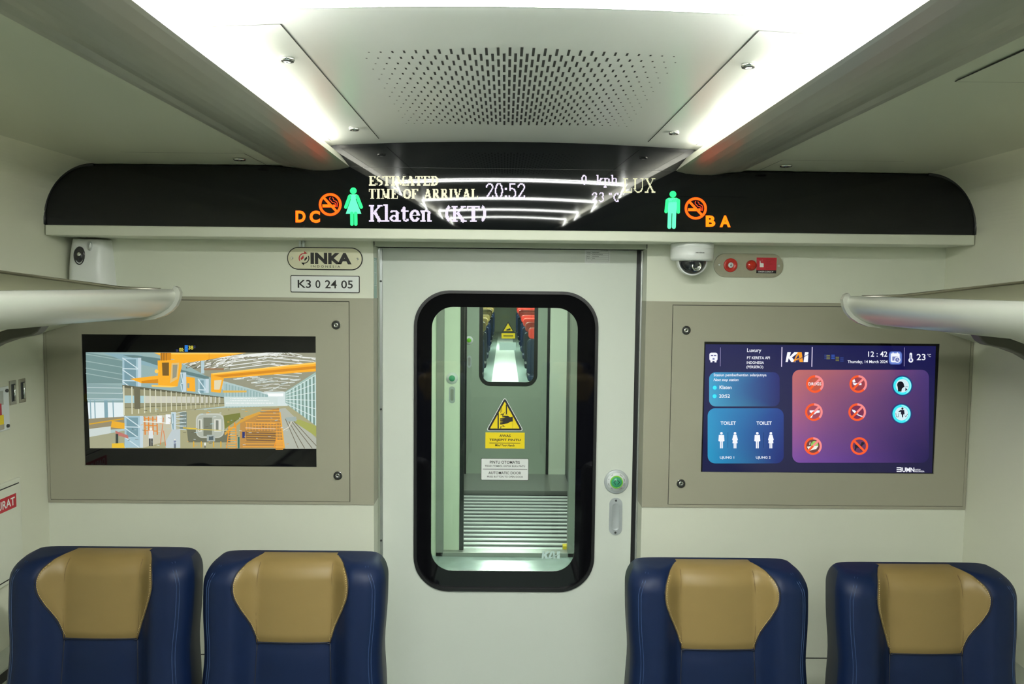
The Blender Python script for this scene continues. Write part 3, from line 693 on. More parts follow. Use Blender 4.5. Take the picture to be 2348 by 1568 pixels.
# operator logo
p.poly([(872,192),(905,192),(893,235),(935,192),(980,192),(915,240),(950,283),(908,283),(884,248),(876,283),(855,283)],(250,250,255))
p.poly([(968,192),(1005,192),(1018,283),(985,283),(982,262),(955,272),(938,283),(925,283)],(250,160,40)); p.poly([(975,215),(982,245),(950,255)],(40,36,90)); p.poly([(1035,192),(1068,192),(1062,283),(1022,283)],(250,250,255)); ln(935,280,1068,212,5,(40,36,90))
p.text('12 : 42',1622,184,1800,234,WH,bold=.012); p.text('Thursday, 14 March 2024',1431,266,1802,302,WH,bold=.014)
for c,r_2 in (((70,90,170),62),((110,135,210),56)): p.poly(rr(1875-r_2,245-r_2,1875+r_2,245+r_2,30,5),c)
p.poly(rr(1832,202,1915,285,12,5),WH); p.rect(1846,232,1900,270,(120,130,190)); p.rect(1848,194,1858,212,WH); p.rect(1888,194,1898,212,WH); p.circle(1893,262,28,WH); p.circle(1893,262,20,(110,120,180)); ln(1893,250,1893,264,4,WH); ln(1893,263,1904,268,4,WH)
p.poly(rr(2006,196,2030,272,12,5),WH); p.circle(2018,266,22,WH); p.circle(2018,266,10,(70,70,140)); ln(2018,215,2018,262,6,(70,70,140))
p.text('23',2072,208,2154,266,WH,bold=.008); p.text('°C',2172,208,2204,236,WH)
p.text('Stasiun pemberhentian selanjutnya',188,390,678,424,WH,bold=.010); p.text('Next stop station',187,434,418,468,WH,bold=.010,shear=.25)
p.circle(198,521,24,(40,160,215)); p.circle(198,521,18,(60,235,250)); p.circle(196,600,24,(40,160,215)); p.circle(196,600,18,(60,235,250))
p.text('Klaten',242,501,354,534,WH,bold=.014); p.text('20:52',238,582,338,614,WH,bold=.014)
for dx in (0,333):
    p.text('TOILET',252+dx,834,394+dx,866,WH,bold=.02)
    for x,wm in ((260+dx,0),(386+dx,1)):
        p.circle(x,944,12,WH)
        if wm: p.poly([(x-14,958),(x+14,958),(x+27,1005),(x+20,1012),(x+24,1036),(x-24,1036),(x-20,1012),(x-27,1005)],WH)
        else: p.poly([(x-24,960),(x+24,960),(x+28,1016),(x+16,1020),(x-16,1020),(x-28,1016)],WH)
        p.rect(x-13,1010,x-2,1084,WH); p.rect(x+2,1010,x+13,1084,WH)
    ln(321+dx,936,319+dx,1080,2,(10,16,60))
p.text('UJUNG 1',246,1157,378,1186,WH,bold=.016); p.text('UJUNG 2',580,1157,716,1186,WH,bold=.016)
def ban(x,y,inner,rev=False,full=False,R_=72):
    p.circle(x,y,R_,tuple(inner)); return
def bar_(x,y,rev=False,full=False,R_=72):
    d=R_*.68*(-1 if rev else 1)
    ln(x-d,y+R_*.68,x+(R_*.1 if not full else d),y-(R_*.1 if not full else R_*.68),20,(250,92,40))
    if not full: ln(x,y,x+d,y-R_*.68,20,(250,140,140))
    p.ring(x,y,R_,20,(250,88,38)); 
    if not full: p.ring(x,y,R_,20,(250,140,140),-88,45,16)
p.circle(1128,487,66,(190,85,70)); bar_(1128,487); p.text('DRUGS',1068,472,1186,500,WH,bold=.02)
p.circle(1530,487,66,(150,60,75)); p.poly([(1478,478),(1560,478),(1560,496),(1490,498)],WH); p.poly([(1480,475),(1475,455),(1495,440),(1505,470)],WH); bar_(1530,487)
p.circle(1118,748,66,(160,70,90)); p.poly([(1078,732),(1172,732),(1172,752),(1140,756),(1130,768),(1112,768),(1098,800),(1084,800),(1095,752),(1080,752)],WH); bar_(1118,748)
p.circle(1520,748,66,(120,40,80)); p.poly([(1470,722),(1500,732),(1530,768),(1518,772),(1480,745)],WH); p.poly([(1528,768),(1572,784),(1560,792),(1524,778)],(230,225,240)); bar_(1520,748)
p.circle(1110,1063,66,(110,60,60)); p.circle(1124,1050,34,(150,205,100)); p.poly([(1054,1068),(1160,1060),(1140,1090),(1085,1104),(1065,1092)],(240,240,230)); ln(1078,1050,1084,1024,5,WH); ln(1098,1040,1106,1016,5,(60,120,50)); bar_(1110,1063)
p.circle(1540,1063,66,(100,50,95)); p.poly([(1495,1050),(1552,1050),(1562,1025),(1586,1030),(1588,1044),(1572,1052),(1560,1075),(1562,1104),(1552,1104),(1545,1078),(1515,1080),(1505,1104),(1495,1104),(1500,1075)],(22,20,40)); bar_(1540,1063,rev=True,full=True)
for x,y in ((1940,503),(1932,763)):
    p.circle(x,y,96,(24,56,110)); p.circle(x,y,90,(30,90,140)); p.circle(x,y,84,(60,235,245)); p.ring(x,y,74,14,(150,248,250),-90,60); p.circle(x,y,62,(214,240,245))
p.circle(1922,495,32,(16,18,30)); p.poly([(1895,510),(1950,490),(1960,510),(1935,530),(1930,558),(1900,556)],(16,18,30)); p.poly([(1968,520),(1988,540),(1966,552)],(30,40,70)); ln(1968,512,1992,512,4,(90,130,160))
p.circle(1940,715,10,(16,18,40)); p.poly([(1922,728),(1956,728),(1960,768),(1948,770),(1946,796),(1936,796),(1934,770),(1926,768),(1926,745),(1905,748),(1902,742)],(16,18,40)); 
for a in (((1878,755),(1884,792)),((1884,792),(1902,792)),((1902,792),(1908,755)),((1962,780),(1972,792)),((1972,792),(1988,765))): ln(*a[0],*a[1],4,(60,70,90))
# ministry logo
for k in range(3): ln(1886,1264+k*17,1930,1264+k*17,8,WH)
ln(1928,1262,1928,1302,9,WH); p.text('UMN',1938,1262,2050,1304,WH,bold=.03); p.text('UNTUK',2054,1276,2110,1288,WH,bold=.01); p.text('INDONESIA',2054,1291,2144,1305,WH,bold=.01)
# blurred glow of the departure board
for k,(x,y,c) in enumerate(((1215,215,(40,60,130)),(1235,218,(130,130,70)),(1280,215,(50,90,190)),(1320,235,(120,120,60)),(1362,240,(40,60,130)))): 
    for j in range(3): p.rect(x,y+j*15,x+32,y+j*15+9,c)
p.b.build('picture',M['lcd'],tvR)

# ================================================================= sliding door
A_=box_at(949,667,1367,1355,YD); wx0,wz0,wx1,wz1=A_
G_=box_at(989,705,1321,1310,YD)
DL,DR=-.4095,.3985
door=bpy.data.objects.new('door_1',None); COL.objects.link(door); door.location=(0,YD,0); struct(door)
holed('leaf',[[(DL,.01),(DR,.01),(DR,1.972),(DL,1.972)],rr(wx0+.004,wz0+.004,wx1-.004,wz1-.004,.110,12)],YD,YD+.04,M['door'],door,bevel=.0015)
holed('window_frame',[rr(wx0,wz0,wx1,wz1,.114,12),rr(wx0+.0095,wz0+.0095,wx1-.0095,wz1-.0095,.106,12)],YD-.006,YD+.006,M['black'],door,bevel=.002)
holed('window_border',[rr(wx0+.009,wz0+.009,wx1-.009,wz1-.009,.106,12),rr(G_[0],G_[1],G_[2],G_[3],.068,12)],YD+.003,YD+.006,M['bandb'],door)
b=MB(); b.prism(rr(wx0+.02,wz0+.02,wx1-.02,wz1-.02,.09,10),YD+.008,YD+.014); b.build('window_pane',M['pane'],door)
# aluminium edge strip, black seal, jamb strips
b=MB(); b.box(DL-.0095,DL-.0005,YD-.004,YD+.03,.01,1.968); 
o=b.build('edge_strip',M['alu'],door,bevel=.001)
for z in (1.86,1.45,1.02):
    b=MB(); b.lathe([(.0035,0),(.0035,-.002),(.00001,-.003)],(DL-.005,YD-.004,z),'y',12); b.build('screw',M['dgrey'],door)
b=MB(); b.box(DR+.0005,DR+.013,YD+.002,YD+.03,.01,1.968); b.build('seal',M['black'],door)
b=MB(); b.box(DR+.013,XR-.0005,YD-.012,YD+.03,.0,1.966); struct(b.build('trim_8',M['alu'],bevel=.001))
# open button
p0=at(1413,1104,YD); 
t=MB(); t.lathe([(.0395,0),(.0395,-.003),(.037,-.0042),(.0001,-.0042)],(p0.x,YD,p0.z),'y',40); bt=t.build('open_button',M['silver'],door); bt['label']='round green lit open button in a grey ring'
t=MB(); t.lathe([(.031,-.0043),(.031,-.0052),(.0001,-.0052)],(p0.x,YD,p0.z),'y',40); t.build('label_ring',M['lgrey'],bt)
t=MB(); t.lathe([(.0205,-.0053),(.0205,-.010),(.0180,-.0115),(.0172,-.010)],(p0.x,YD,p0.z),'y',40); t.build('lit_ring',M['greenr'],bt)
t=MB(); t.lathe([(.0176,-.0053),(.0176,-.0102),(.0001,-.0108)],(p0.x,YD,p0.z),'y',40); t.build('push_cap',M['green'],bt)
t=MB()
for s in (-1,1):
    pts=[(s*.0035,.0065),(s*.0095,0),(s*.0035,-.0065)]
    t.tube([(p0.x+x,YD-.0115,p0.z+z) for x,z in pts],.0011,6)
t.build('arrow_symbol',M['ink'],bt)
t=MB()
for side,words in ((-1,('PUSH','TO','OPEN','DOOR')),(1,('TEKAN','TOMBOL','BUKA','PINTU'))):
    for k,wd in enumerate(words):
        a=math.radians(90+side*-1*(35+k*37)); vs,fs=text_geo(wd,bold=.01)
        cx,cz=p0.x+.0262*math.cos(a),p0.z+.0262*math.sin(a); ta=a+ (PI/2)*(-side) + (PI if False else 0)
        ta = a-PI/2 if math.sin(a)>-2 else a
        W2,H2=.0022*len(wd),.0028
        t.add([(cx+(u-.5)*W2*math.cos(ta)-(v-.5)*H2*math.sin(ta),YD-.0054,cz+(u-.5)*W2*math.sin(ta)+(v-.5)*H2*math.cos(ta)) for u,v in vs],fs)
t.build('lettering',M['ink'],bt,fixn=False)
# flush handle
h0=box_at(1396,1141,1427,1226,YD); hx=(h0[0]+h0[2])/2; hw=.0212
hd=holed('flush_handle',[rr(hx-hw,h0[1],hx+hw,h0[3],.0205,10),rr(hx-.0115,h0[1]+.0165,hx+.0115,h0[3]-.0185,.0108,10)],YD-.003,YD-.0005,M['silver'],door,bevel=.0006)
b=MB(); L2=rr(hx-.0116,h0[1]+.0164,hx+.0116,h0[3]-.0184,.0109,10); n=len(L2); cz=(h0[1]+h0[3])/2
inn=[(hx+(x-hx)*.72,cz+(z-cz)*.9) for x,z in L2]
b.add([(x,YD-.0028,z) for x,z in L2]+[(x,YD-.0008,z) for x,z in inn],[(i,(i+1)%n,(i+1)%n+n,i+n) for i in range(n)]+[tuple(range(n,2*n))],0,None,True); b.build('recess',M['silver'],hd)
for z in (h0[1]+.0085,h0[3]-.0085):
    b=MB(); b.lathe([(.0036,-.0031),(.0034,-.0042),(.002,-.0040),(.0001,-.0034)],(hx,YD,z),'y',16); b.build('screw',M['dgrey'],hd)
# stickers on the glass
YG=YD+.0075
def pxr(pts,Y): return [(at(x,y,Y).x,at(x,y,Y).z) for x,y in pts]
s1=thing('warning_sticker','yellow triangle sticker with a black trapped hand on the door glass','sticker',(at(1158,950,YG).x,YG,at(1158,987,YG).z))
def tri(k):
    cx,cy=1157.5,962; out=[]
    for (x,y) in ((1157.5,914),(1197,985.5),(1118,985.5)): out.append((cx+(x-cx)*k,cy+(y-cy)*k))
    return out
def roundpoly(pts,r,n=5):
    out=[];m=len(pts)
    for i in range(m):
        a,b_,c=Vector(pts[i-1]),Vector(pts[i]),Vector(pts[(i+1)%m]); u=(a-b_).normalized(); v=(c-b_).normalized()
        p1,p2=b_+u*r,b_+v*r
        for k in range(n+1): t=k/n; q=p1*(1-t)**2+b_*2*t*(1-t)+p2*t*t; out.append((q.x,q.y))
    return out
b=MB(); b.prism(pxr(roundpoly(tri(1.10),9),YG),YG-.0004,YG); b.build('backing',M['lgrey'],s1)
b=MB(); b.prism(pxr(roundpoly(tri(1.04),7),YG),YG-.0008,YG-.0004); b.build('black_border',M['ink'],s1)
b=MB(); b.prism(pxr(roundpoly(tri(.86),2),YG),YG-.0011,YG-.0008); b.build('yellow_field',M['yel'],s1)
b=MB(); q=lambda pts:[(at(1100+x/7.466,900+y/7.466,YG).x,at(1100+x/7.466,900+y/7.466,YG).z) for x,y in pts]
def flat(b,pts,Y,mi=0,col=None): b.add([(x,Y,z) for x,z in pts],[tuple(range(len(pts)))],mi,col)
flat(b,q([(385,405),(480,395),(520,418),(562,412),(565,492),(520,500),(480,525),(380,545),(345,545),(345,520),(400,515),(345,510),(345,495),(405,490),(345,480),(345,465),(405,465),(345,458),(345,440),(420,432),(440,425),(385,420)]),YG-.0013)
for a in ([(305,365),(327,345),(327,612),(305,612)],[(447,200),(468,215),(468,365),(447,372)],[(355,290),(362,280),(362,350),(355,350)],[(372,260),(380,250),(380,340),(372,330)],[(563,385),(567,385),(567,612),(563,612)],[(345,385),(385,355),(395,368),(432,325),(405,385),(500,368),(380,400),(388,375)],[(350,575),(400,572),(385,560),(450,548),(400,562),(445,585),(395,578),(350,582)],[(355,590),(368,585),(366,612),(352,612)]): flat(b,q(a),YG-.0012)
b.build('hand_symbol',M['ink'],s1,fixn=False)
s2=thing('warning_sticker','small yellow rectangular sticker worded AWAS TERJEPIT PINTU below the triangle','sticker',(at(1158,1028,YG).x,YG,at(1158,1028,YG).z))
r=box_at(1113,991.5,1203,1028,YG); b=MB(); b.box(r[0],r[2],YG-.0005,YG,r[1],r[3]); b.build('backing',M['yel'],s2)
b=MB(); Yt=YG-.0007
put_text_px(b,'AWAS',(1145,996,1171,1002),Yt,bold=.02); put_text_px(b,'TERJEPIT PINTU',(1122,1006,1194,1012.3),Yt,bold=.02); put_text_px(b,'Mind Your Hands',(1135,1018,1180,1023.5),Yt,bold=.02,shear=.2)
r=box_at(1122,1015.2,1193,1016.3,YG); b.quadxz(*r,Yt); b.build('lettering',M['ink'],s2,fixn=False)
s3=thing('door_sign','white rectangular sign worded PINTU OTOMATIS and AUTOMATIC DOOR on the glass','sign',(at(1158,1101,YG).x,YG,at(1158,1101,YG).z))
r=box_at(1103,1051,1212,1101,YG); b=MB(); b.prism(rr(*r,.003,3),YG-.0004,YG); b.build('border',M['ink'],s3)
b=MB(); b.prism(rr(r[0]+.0012,r[1]+.0012,r[2]-.0012,r[3]-.0012,.0025,3),YG-.0008,YG-.0004); b.build('white_field',M['white'],s3)
b=MB(); Yt=YG-.0010
put_text_px(b,'PINTU OTOMATIS',(1123,1056.5,1192,1063),Yt,bold=.012); put_text_px(b,'TEKAN TOMBOL UNTUK BUKA PINTU',(1112,1066.5,1204,1070.7),Yt,bold=.008)
put_text_px(b,'AUTOMATIC DOOR',(1120,1081,1195,1087.3),Yt,bold=.012); put_text_px(b,'PRESS BUTTON TO OPEN DOOR',(1117,1091,1199,1095),Yt,bold=.008)
r2=box_at(1107,1075,1209,1076,YG); b.quadxz(*r2,Yt); b.build('lettering',M['ink'],s3,fixn=False)
b=MB(); 
K=lambda pts:[(at(930+x/4.237,1000+y/4.237,YG).x,at(930+x/4.237,1000+y/4.237,YG).z) for x,y in pts]
for pts in ([(1330,1118),(1352,1118),(1345,1146),(1372,1118),(1404,1118),(1368,1150),(1388,1190),(1358,1190),(1345,1160),(1338,1190),(1320,1190)],[(1412,1118),(1430,1118),(1408,1178),(1390,1190),(1380,1190)],[(1428,1118),(1446,1118),(1458,1188),(1436,1188)],[(1472,1118),(1502,1118),(1500,1135),(1470,1150)],[(1472,1160),(1499,1145),(1496,1190),(1468,1190)],[(1400,1180),(1498,1138),(1498,1143),(1400,1190)]): flat(b,K(pts),YG-.0005)
tag(b.build('glass_logo',M['frost'],fixn=False),'frosted white KAI lettering in the lower right corner of the door glass','logo')
# paper label at the top of the door
r=box_at(1341,572,1399,604,YD); t=thing('door_label','small white printed data label at the top of the door leaf','label',(r[0],YD,r[1]))
b=MB(); b.box(r[0],r[2],YD-.0004,YD,r[1],r[3]); b.build('paper',M['white'],t)
b=MB(); Yt=YD-.0006; W1,H1=r[2]-r[0],r[3]-r[1]
for k in range(6): z=r[1]+H1*(.16+.14*k); b.quadxz(r[0]+W1*.06,z,r[0]+W1*.94,z+.0004,Yt)
for x in (.06,.28,.94): b.quadxz(r[0]+W1*x-.0002,r[1]+H1*.16,r[0]+W1*x+.0002,r[1]+H1*.86,Yt)
for k,(l,x0,x1) in enumerate((('SERI',.3,.56),('TIPE',.3,.7),('BERAT',.3,.55),('NO',.3,.40))):
    z=r[1]+H1*(.75-.14*k); put_text(b,l,(r[0]+W1*.08,z,r[0]+W1*.22,z+H1*.06),Yt); put_text(b,'00000000'[:4+k],(r[0]+W1*x0,z,r[0]+W1*x1,z+H1*.06),Yt)
put_text(b,'DOOR LEAF',(r[0]+W1*.62,r[1]+H1*.90,r[0]+W1*.92,r[1]+H1*.97),Yt); b.build('print',M['dgrey'],t,fixn=False)
# green glassy sticker column on the left jamb
b=MB(); b.box(XL,XL+.0006,YW+.012,YW+.062,1.766,1.932); o=tag(b.build('jamb_sticker',M['glue']),'narrow green printed sticker on the left door jamb','sticker')
b=MB()
for z in (1.786,1.845,1.885,1.80,1.92,1.925): b.box(XL+.0006,XL+.0009,YW+.014,YW+.060,z,z+.0012)
for y_ in (YW+.02,YW+.052): b.box(XL+.0006,XL+.0009,y_,y_+.002,1.85,1.92)
o2=b.build('print',M['lgrey'],o)

# ================================================================= plates and devices on the wall
def plate_px(x0,y0,x1,y1): return box_at(x0,y0,x1,y1,YW)
r=plate_px(659,567,832,619); t=thing('builder_plate','ivory oval plate lettered INKA INDONESIA above the number plate','plate',(( r[0]+r[2])/2,YW,r[1]))
h=(r[3]-r[1])/2
b=MB(); b.prism(rr(r[0],r[1],r[2],r[3],h*.995,14),YW-.003,YW); b.build('border',M['ink'],t,bevel=.0005)
b=MB(); b.prism(rr(r[0]+.003,r[1]+.003,r[2]-.003,r[3]-.003,(h-.003)*.995,14),YW-.0042,YW-.003); b.build('face',M['cabs'],t)
Yt=YW-.0044; b=MB()
Z=lambda pts,ox=650,oy=540,k=10.453:[(at(ox+x/k,oy+y/k,Yt).x,at(ox+x/k,oy+y/k,Yt).z) for x,y in pts]
def textz(b,s,x0,y0,x1,y1,mi=0,k=10.453,ox=650,oy=540,Y=None,**kw): put_text(b,s,box_at(ox+x0/k,oy+y0/k,ox+x1/k,oy+y1/k,Y or Yt),Y or Yt,mi,**kw)
textz(b,'INKA',648,412,1632,685,bold=.055,spacing=1.02); textz(b,'INDONESIA',655,716,1358,768,bold=.01,spacing=1.6)
def arcpts(cx,cy,r0,r1,a0,a1,n=14): return [(cx+r0*math.cos(math.radians(a0+(a1-a0)*k/n)),cy+r0*math.sin(math.radians(a0+(a1-a0)*k/n))) for k in range(n+1)]+[(cx+r1*math.cos(math.radians(a1+(a0-a1)*k/n)),cy+r1*math.sin(math.radians(a1+(a0-a1)*k/n))) for k in range(n+1)]
def arcflat(b,cx,cy,r0,r1,a0,a1,mi,n=14):
    for k in range(n):
        s0,s1=a0+(a1-a0)*k/n,a0+(a1-a0)*(k+1)/n; P=[(cx+rr_*math.cos(math.radians(s)),cy+rr_*math.sin(math.radians(s))) for rr_,s in ((r0,s0),(r1,s0),(r1,s1),(r0,s1))]
        flat(b,Z(P),Yt,mi)
arcflat(b,492,545,105,128,150,290,1); flat(b,Z([(495,370),(580,440),(495,425)]),Yt,1); flat(b,Z([(478,470),(485,540),(425,590),(410,545)]),Yt,1)
arcflat(b,492,545,105,128,-30,110,0); flat(b,Z([(420,645),(495,660),(488,718)]),Yt,0); flat(b,Z([(500,560),(560,500),(570,550),(505,615)]),Yt,0)
b.build('lettering',[M['ink'],M['redp']],t,fixn=False)
for (x,y) in ((219,537),(1783,562)):
    p0=at(650+x/10.453,540+y/10.453,YW); l=MB(); l.lathe([(.0038,-.0042),(.0036,-.0058),(.0018,-.0054),(.0001,-.0048)],(p0.x,YW,p0.z),'y',16); l.build('screw',M['chrome'],t)
r=plate_px(666.5,631.5,825,671); t=thing('number_plate','white rectangular number plate reading K3 0 24 05','plate',((r[0]+r[2])/2,YW,r[1]))
b=MB(); b.prism(rr(*r,.004,4),YW-.002,YW); b.build('border',M['ink'],t)
b=MB(); b.prism(rr(r[0]+.0024,r[1]+.0024,r[2]-.0024,r[3]-.0024,.003,4),YW-.003,YW-.002); b.build('face',M['white'],t)
b=MB(); Yt=YW-.0032
for s,x0,x1 in (('K3',340,660),('0',765,885),('24',995,1278),('05',1382,1662)): 
    sh=(x0-340)*.012; textz(b,s,x0,1058+sh+4,x1,1252+sh+4,bold=.012)
b.build('lettering',M['ink'],t,fixn=False)
# conduit
p0=at(693,556,YW); b=MB()
for dx in (-.005,.005): b.tube([(p0.x+dx,YW-.006,1.981),(p0.x+dx,YW-.006,1.962)],.004,10)
tag(b.build('cable_conduit',M['lgrey']),'short grey cable conduit between the soffit and the oval plate','conduit')
# dome camera
cx,cz,cyy=.537,1.981,2.385
t=thing('dome_camera','white dome surveillance camera with smoked lens under the display, right of the door','camera',(cx,cyy,cz))
b=MB(); b.lathe([(.0001,0),(.0625,0),(.0635,-.003),(.0635,-.014),(.0620,-.015),(.0635,-.016),(.0630,-.044),(.0600,-.050),(.046,-.052),(.0001,-.052)],(cx,cyy,cz),'z',48); b.build('housing',M['white'],t)
b=MB(); b.lathe([(.0425*math.sin(a),-.050-.0425*math.cos(a)) for a in [k/14*PI/2 for k in range(1,15)]][::-1]+[(.0001,-.0925)],(cx,cyy,cz),'z',40); b.build('dome',M['dome'],t)
b=MB(); n=20
for k in range(n):
    a0,a1=math.radians(-8+196*k/n),math.radians(-8+196*(k+1)/n)
    pts=[]
    for a in (a0,a1):
        for R3 in (.0395,.0445): pts.append((cx-.0+R3*math.cos(a),cyy-.012,cz-.050-R3*math.sin(a)))
    b.add(pts+[(x,y+.024,z) for x,y,z in pts],[(0,1,3,2),(4,6,7,5),(1,5,7,3),(0,2,6,4)],0,None,False)
b.build('lens_surround',M['white'],t)
b=MB(); b.lathe([(.014,0),(.014,-.006),(.011,-.006),(.010,-.002),(.0001,-.002)],(cx+.006,cyy-.034,cz-.068),'y',24); b.build('lens',M['chrome'],t)
b=MB(); vs,fs=text_geo('HIKVISION',bold=.02,shear=.15); P=[]
for u,v in vs:
    x=-.004+u*.026; th=math.asin(x/.0638); P.append((cx+x,cyy-.0640*math.cos(th),cz-.031+v*.0036))
b.add(P,fs); b.build('lettering',M['dgrey'],t,fixn=False)
# emergency call plate
r=plate_px(1636,581.5,1795,636); t=thing('emergency_panel','rounded steel emergency panel with red key switch, red push button and red sticker','emergency panel',((r[0]+r[2])/2,YW,r[1]))
h=(r[3]-r[1])/2; b=MB(); b.prism(rr(*r,h*.995,14),YW-.005,YW); b.build('plate',M['steel'],t,bevel=.0012)
zq=lambda x,y:at(1520+x/7.827,540+y/7.827,YW)
c=zq(1203,532); b=MB(); b.lathe([(.0212,-.005),(.0212,-.008),(.0195,-.0095),(.0085,-.0095),(.0085,-.009)],(c.x,YW,c.z),'y',36); ks=b.build('key_switch',M['red'],t)
b=MB(); b.lathe([(.0083,-.0085),(.0083,-.011),(.0001,-.0112)],(c.x,YW,c.z),'y',24); b.build('key_barrel',M['lgrey'],ks)
b=MB(); b.box(c.x-.0007,c.x+.0009,YW-.0118,YW-.0110,c.z-.003,c.z+.0045); b.lathe([(.0018,-.0114),(.0001,-.0118)],(c.x,YW,c.z-.001),'y',12); b.build('keyhole',M['ink'],ks)
c=zq(1575,535); b=MB(); b.lathe([(.0162,-.005),(.0162,-.008),(.0150,-.0095),(.0140,-.009)],(c.x,YW,c.z),'y',32); ring=b.build('push_button',M['redd'],t)
b=MB(); b.lathe([(.0142,-.007),(.0135,-.013),(.010,-.0155),(.0001,-.0165)],(c.x,YW,c.z),'y',32); b.build('button_cap',M['redg'],ring)
for x,y in ((1005,524),(2072,545)):
    c=zq(x,y); b=MB(); b.lathe([(.0034,-.005),(.0033,-.0065),(.0015,-.006),(.0001,-.0055)],(c.x,YW,c.z),'y',16); b.build('screw',M['alu'],t)
Yt=YW-.0054
r=box_at(1520+1680/7.827,540+397/7.827,1520+2040/7.827,540+622/7.827,Yt); b=MB(); b.box(r[0],r[2],Yt,YW-.005,r[1],r[3]); stk=b.build('sticker',M['redp'],t)
r2=box_at(1520+1676/7.827,540+620/7.827,1520+2034/7.827,540+678/7.827,Yt); b=MB(); b.box(r2[0],r2[2],Yt,YW-.005,r2[1],r2[3]-.0002); 
b.build('sticker_base',M['ink'],stk)
b=MB(); Y2=Yt-.0002; kw=dict(k=7.827,ox=1520,oy=540,Y=Y2)
textz(b,'EMERGENCY',1716,636,1984,664,0,bold=.02,spacing=1.15,**kw)
Zq=lambda pts:[(at(1520+x/7.827,540+y/7.827,Y2).x,at(1520+x/7.827,540+y/7.827,Y2).z) for x,y in pts]
flat(b,Zq([(1738,452),(1752,452),(1754,492),(1808,500),(1808,568),(1738,568)]),Y2,0)
for (rad) in (22,34,46):
    for a0 in (150,-30):
        A0=[(1745+rad*math.cos(math.radians(a)),448+rad*.7*math.sin(math.radians(a))) for a in (a0,a0+20,a0+40,a0+60)]
        for i in range(3):
            (x0,y0),(x1,y1)=A0[i],A0[i+1]; flat(b,Zq([(x0,y0-1.5),(x1,y1-1.5),(x1,y1+1.5),(x0,y0+1.5)]),Y2,0)
for k,(s,x1) in enumerate((('TEKAN UNTUK',2000),('DALAM',1930),('KEADAAN',1960),('DARU',1915),('RAT',1940))): textz(b,s,1845,424+k*38,x1,442+k*38,1,bold=.02,**kw)
b.build('sticker_print',[M['white'],M['redd']],stk,fixn=False)
# air freshener
t=thing('air_freshener','white plastic air freshener dispenser in the left corner under the display','air freshener',(-1.283,YW,1.72))
b=MB(); rows=[]; cxx=-1.273
for k in range(15):
    v=k/14; z=1.975-.225*v; hwd=.0500+.0125*min(1,v*1.5)**.8 - (.006*max(0,(v-.8)/.2)); dp=.050+.022*math.sin(PI*min(1,.15+v*.85))
    if v==1: dp*=.6
    row=[]
    for j in range(21):
        a=PI*j/20; u=math.cos(a); row.append((cxx-hwd*(abs(u)**.5)*(1 if u>0 else -1), YW-dp*(math.sin(a)**.55), z))
    rows.append(row)
vs=[p_ for r_0 in rows for p_ in r_0]; fs=[(i*21+j,i*21+j+1,(i+1)*21+j+1,(i+1)*21+j) for i in range(14) for j in range(20)]+[tuple(range(21)),tuple(range(14*21,15*21))[::-1]]
b.add(vs,fs,0,None,True); o=b.build('body',M['white'],t)
for p_ in o.data.polygons:
    if len(p_.vertices)>4: p_.use_smooth=False
yf=YW-.069
b=MB(); 
def lens(b,cx,cz,rx,rz,y,dep):
    prof=[(1,0),(1.02,-.6),(.88,-1),(.80,-.7),(.5,-.9),(.001,-1)]; seg=28; vs=[]
    for r_1,h_1 in prof:
        for k in range(seg): a=2*PI*k/seg; vs.append((cx+rx*r_1*math.cos(a),y+dep*h_1,cz+rz*r_1*math.sin(a)))
    b.add(vs,[(i*seg+k,i*seg+(k+1)%seg,(i+1)*seg+(k+1)%seg,(i+1)*seg+k) for i in range(len(prof)-1) for k in range(seg)],0,None,True)
lens(b,-1.286,1.925,.0165,.028,yf+.012,.018); b.build('spray_lens',M['dome'],t)
b=MB(); b.lathe([(.003,0),(.003,-.004),(.0001,-.005)],(-1.284,yf-.006,1.930),'y',12); b.lathe([(.0055,0),(.0055,-.002),(.0035,-.002)],(-1.284,yf-.005,1.930),'y',16); b.build('nozzle',M['chrome'],t)
b=MB(); lens(b,-1.256,1.955,.006,.014,yf+.006,.008); b.build('indicator',M['alu'],t)

# ---------------------------------------------------------------- left side wall devices
xw=-1.44
for i,(y,l) in enumerate(((2.342,'small recessed steel latch on the left side wall, the one nearer the end wall'),(2.297,'small recessed steel latch on the left side wall, the one beside the notice box'))):
    t=thing('wall_latch',l,'latch',(xw,y,1.50),'recessed wall latches')
    b=MB(); b.box(xw,xw+.003,y-.015,y+.015,1.492,1.562); b.build('plate',M['steel'],t,bevel=.001)
    b=MB(); b.box(xw+.003,xw+.0036,y-.009,y+.009,1.502,1.552); b.build('recess',M['dgrey'],t)
    b=MB(); b.tube([(xw+.006,y+.001,1.504),(xw+.006,y+.001,1.550)],.003,8); b.build('bar',M['chrome'],t)
t=thing('notice_box','clear notice holder with red and yellow print on the left side wall','notice holder',(xw,2.12,1.44))
b=MB(); b.box(xw,xw+.006,1.95,2.272,1.425,1.550); b.build('holder',M['lgrey'],t,bevel=.002)
b=MB(); b.box(xw+.006,xw+.0065,1.96,2.245,1.50,1.540,0); b.box(xw+.006,xw+.0065,1.96,2.245,1.430,1.445,0); b.box(xw+.0062,xw+.0068,1.96,2.243,1.445,1.472,1); b.box(xw+.0062,xw+.0068,1.97,2.235,1.472,1.505,2); b.build('print',[M['steel'],M['yel'],M['redp']],t)
for y,z in ((2.260,1.538),(2.260,1.437),(1.962,1.536),(1.962,1.454)):
    b=MB(); b.lathe([(.005,.006),(.005,.010),(.0001,.011)],(xw,y,z),'x',12); b.build('screw',M['dgrey'],t)
t=thing('wall_hatch','cream hatch door with a red sticker low on the left side wall','hatch',(xw,2.05,.95))
b=MB(); b.box(xw,xw+.010,1.70,2.306,.985,1.278); b.build('frame',M['wall'],t,bevel=.002)
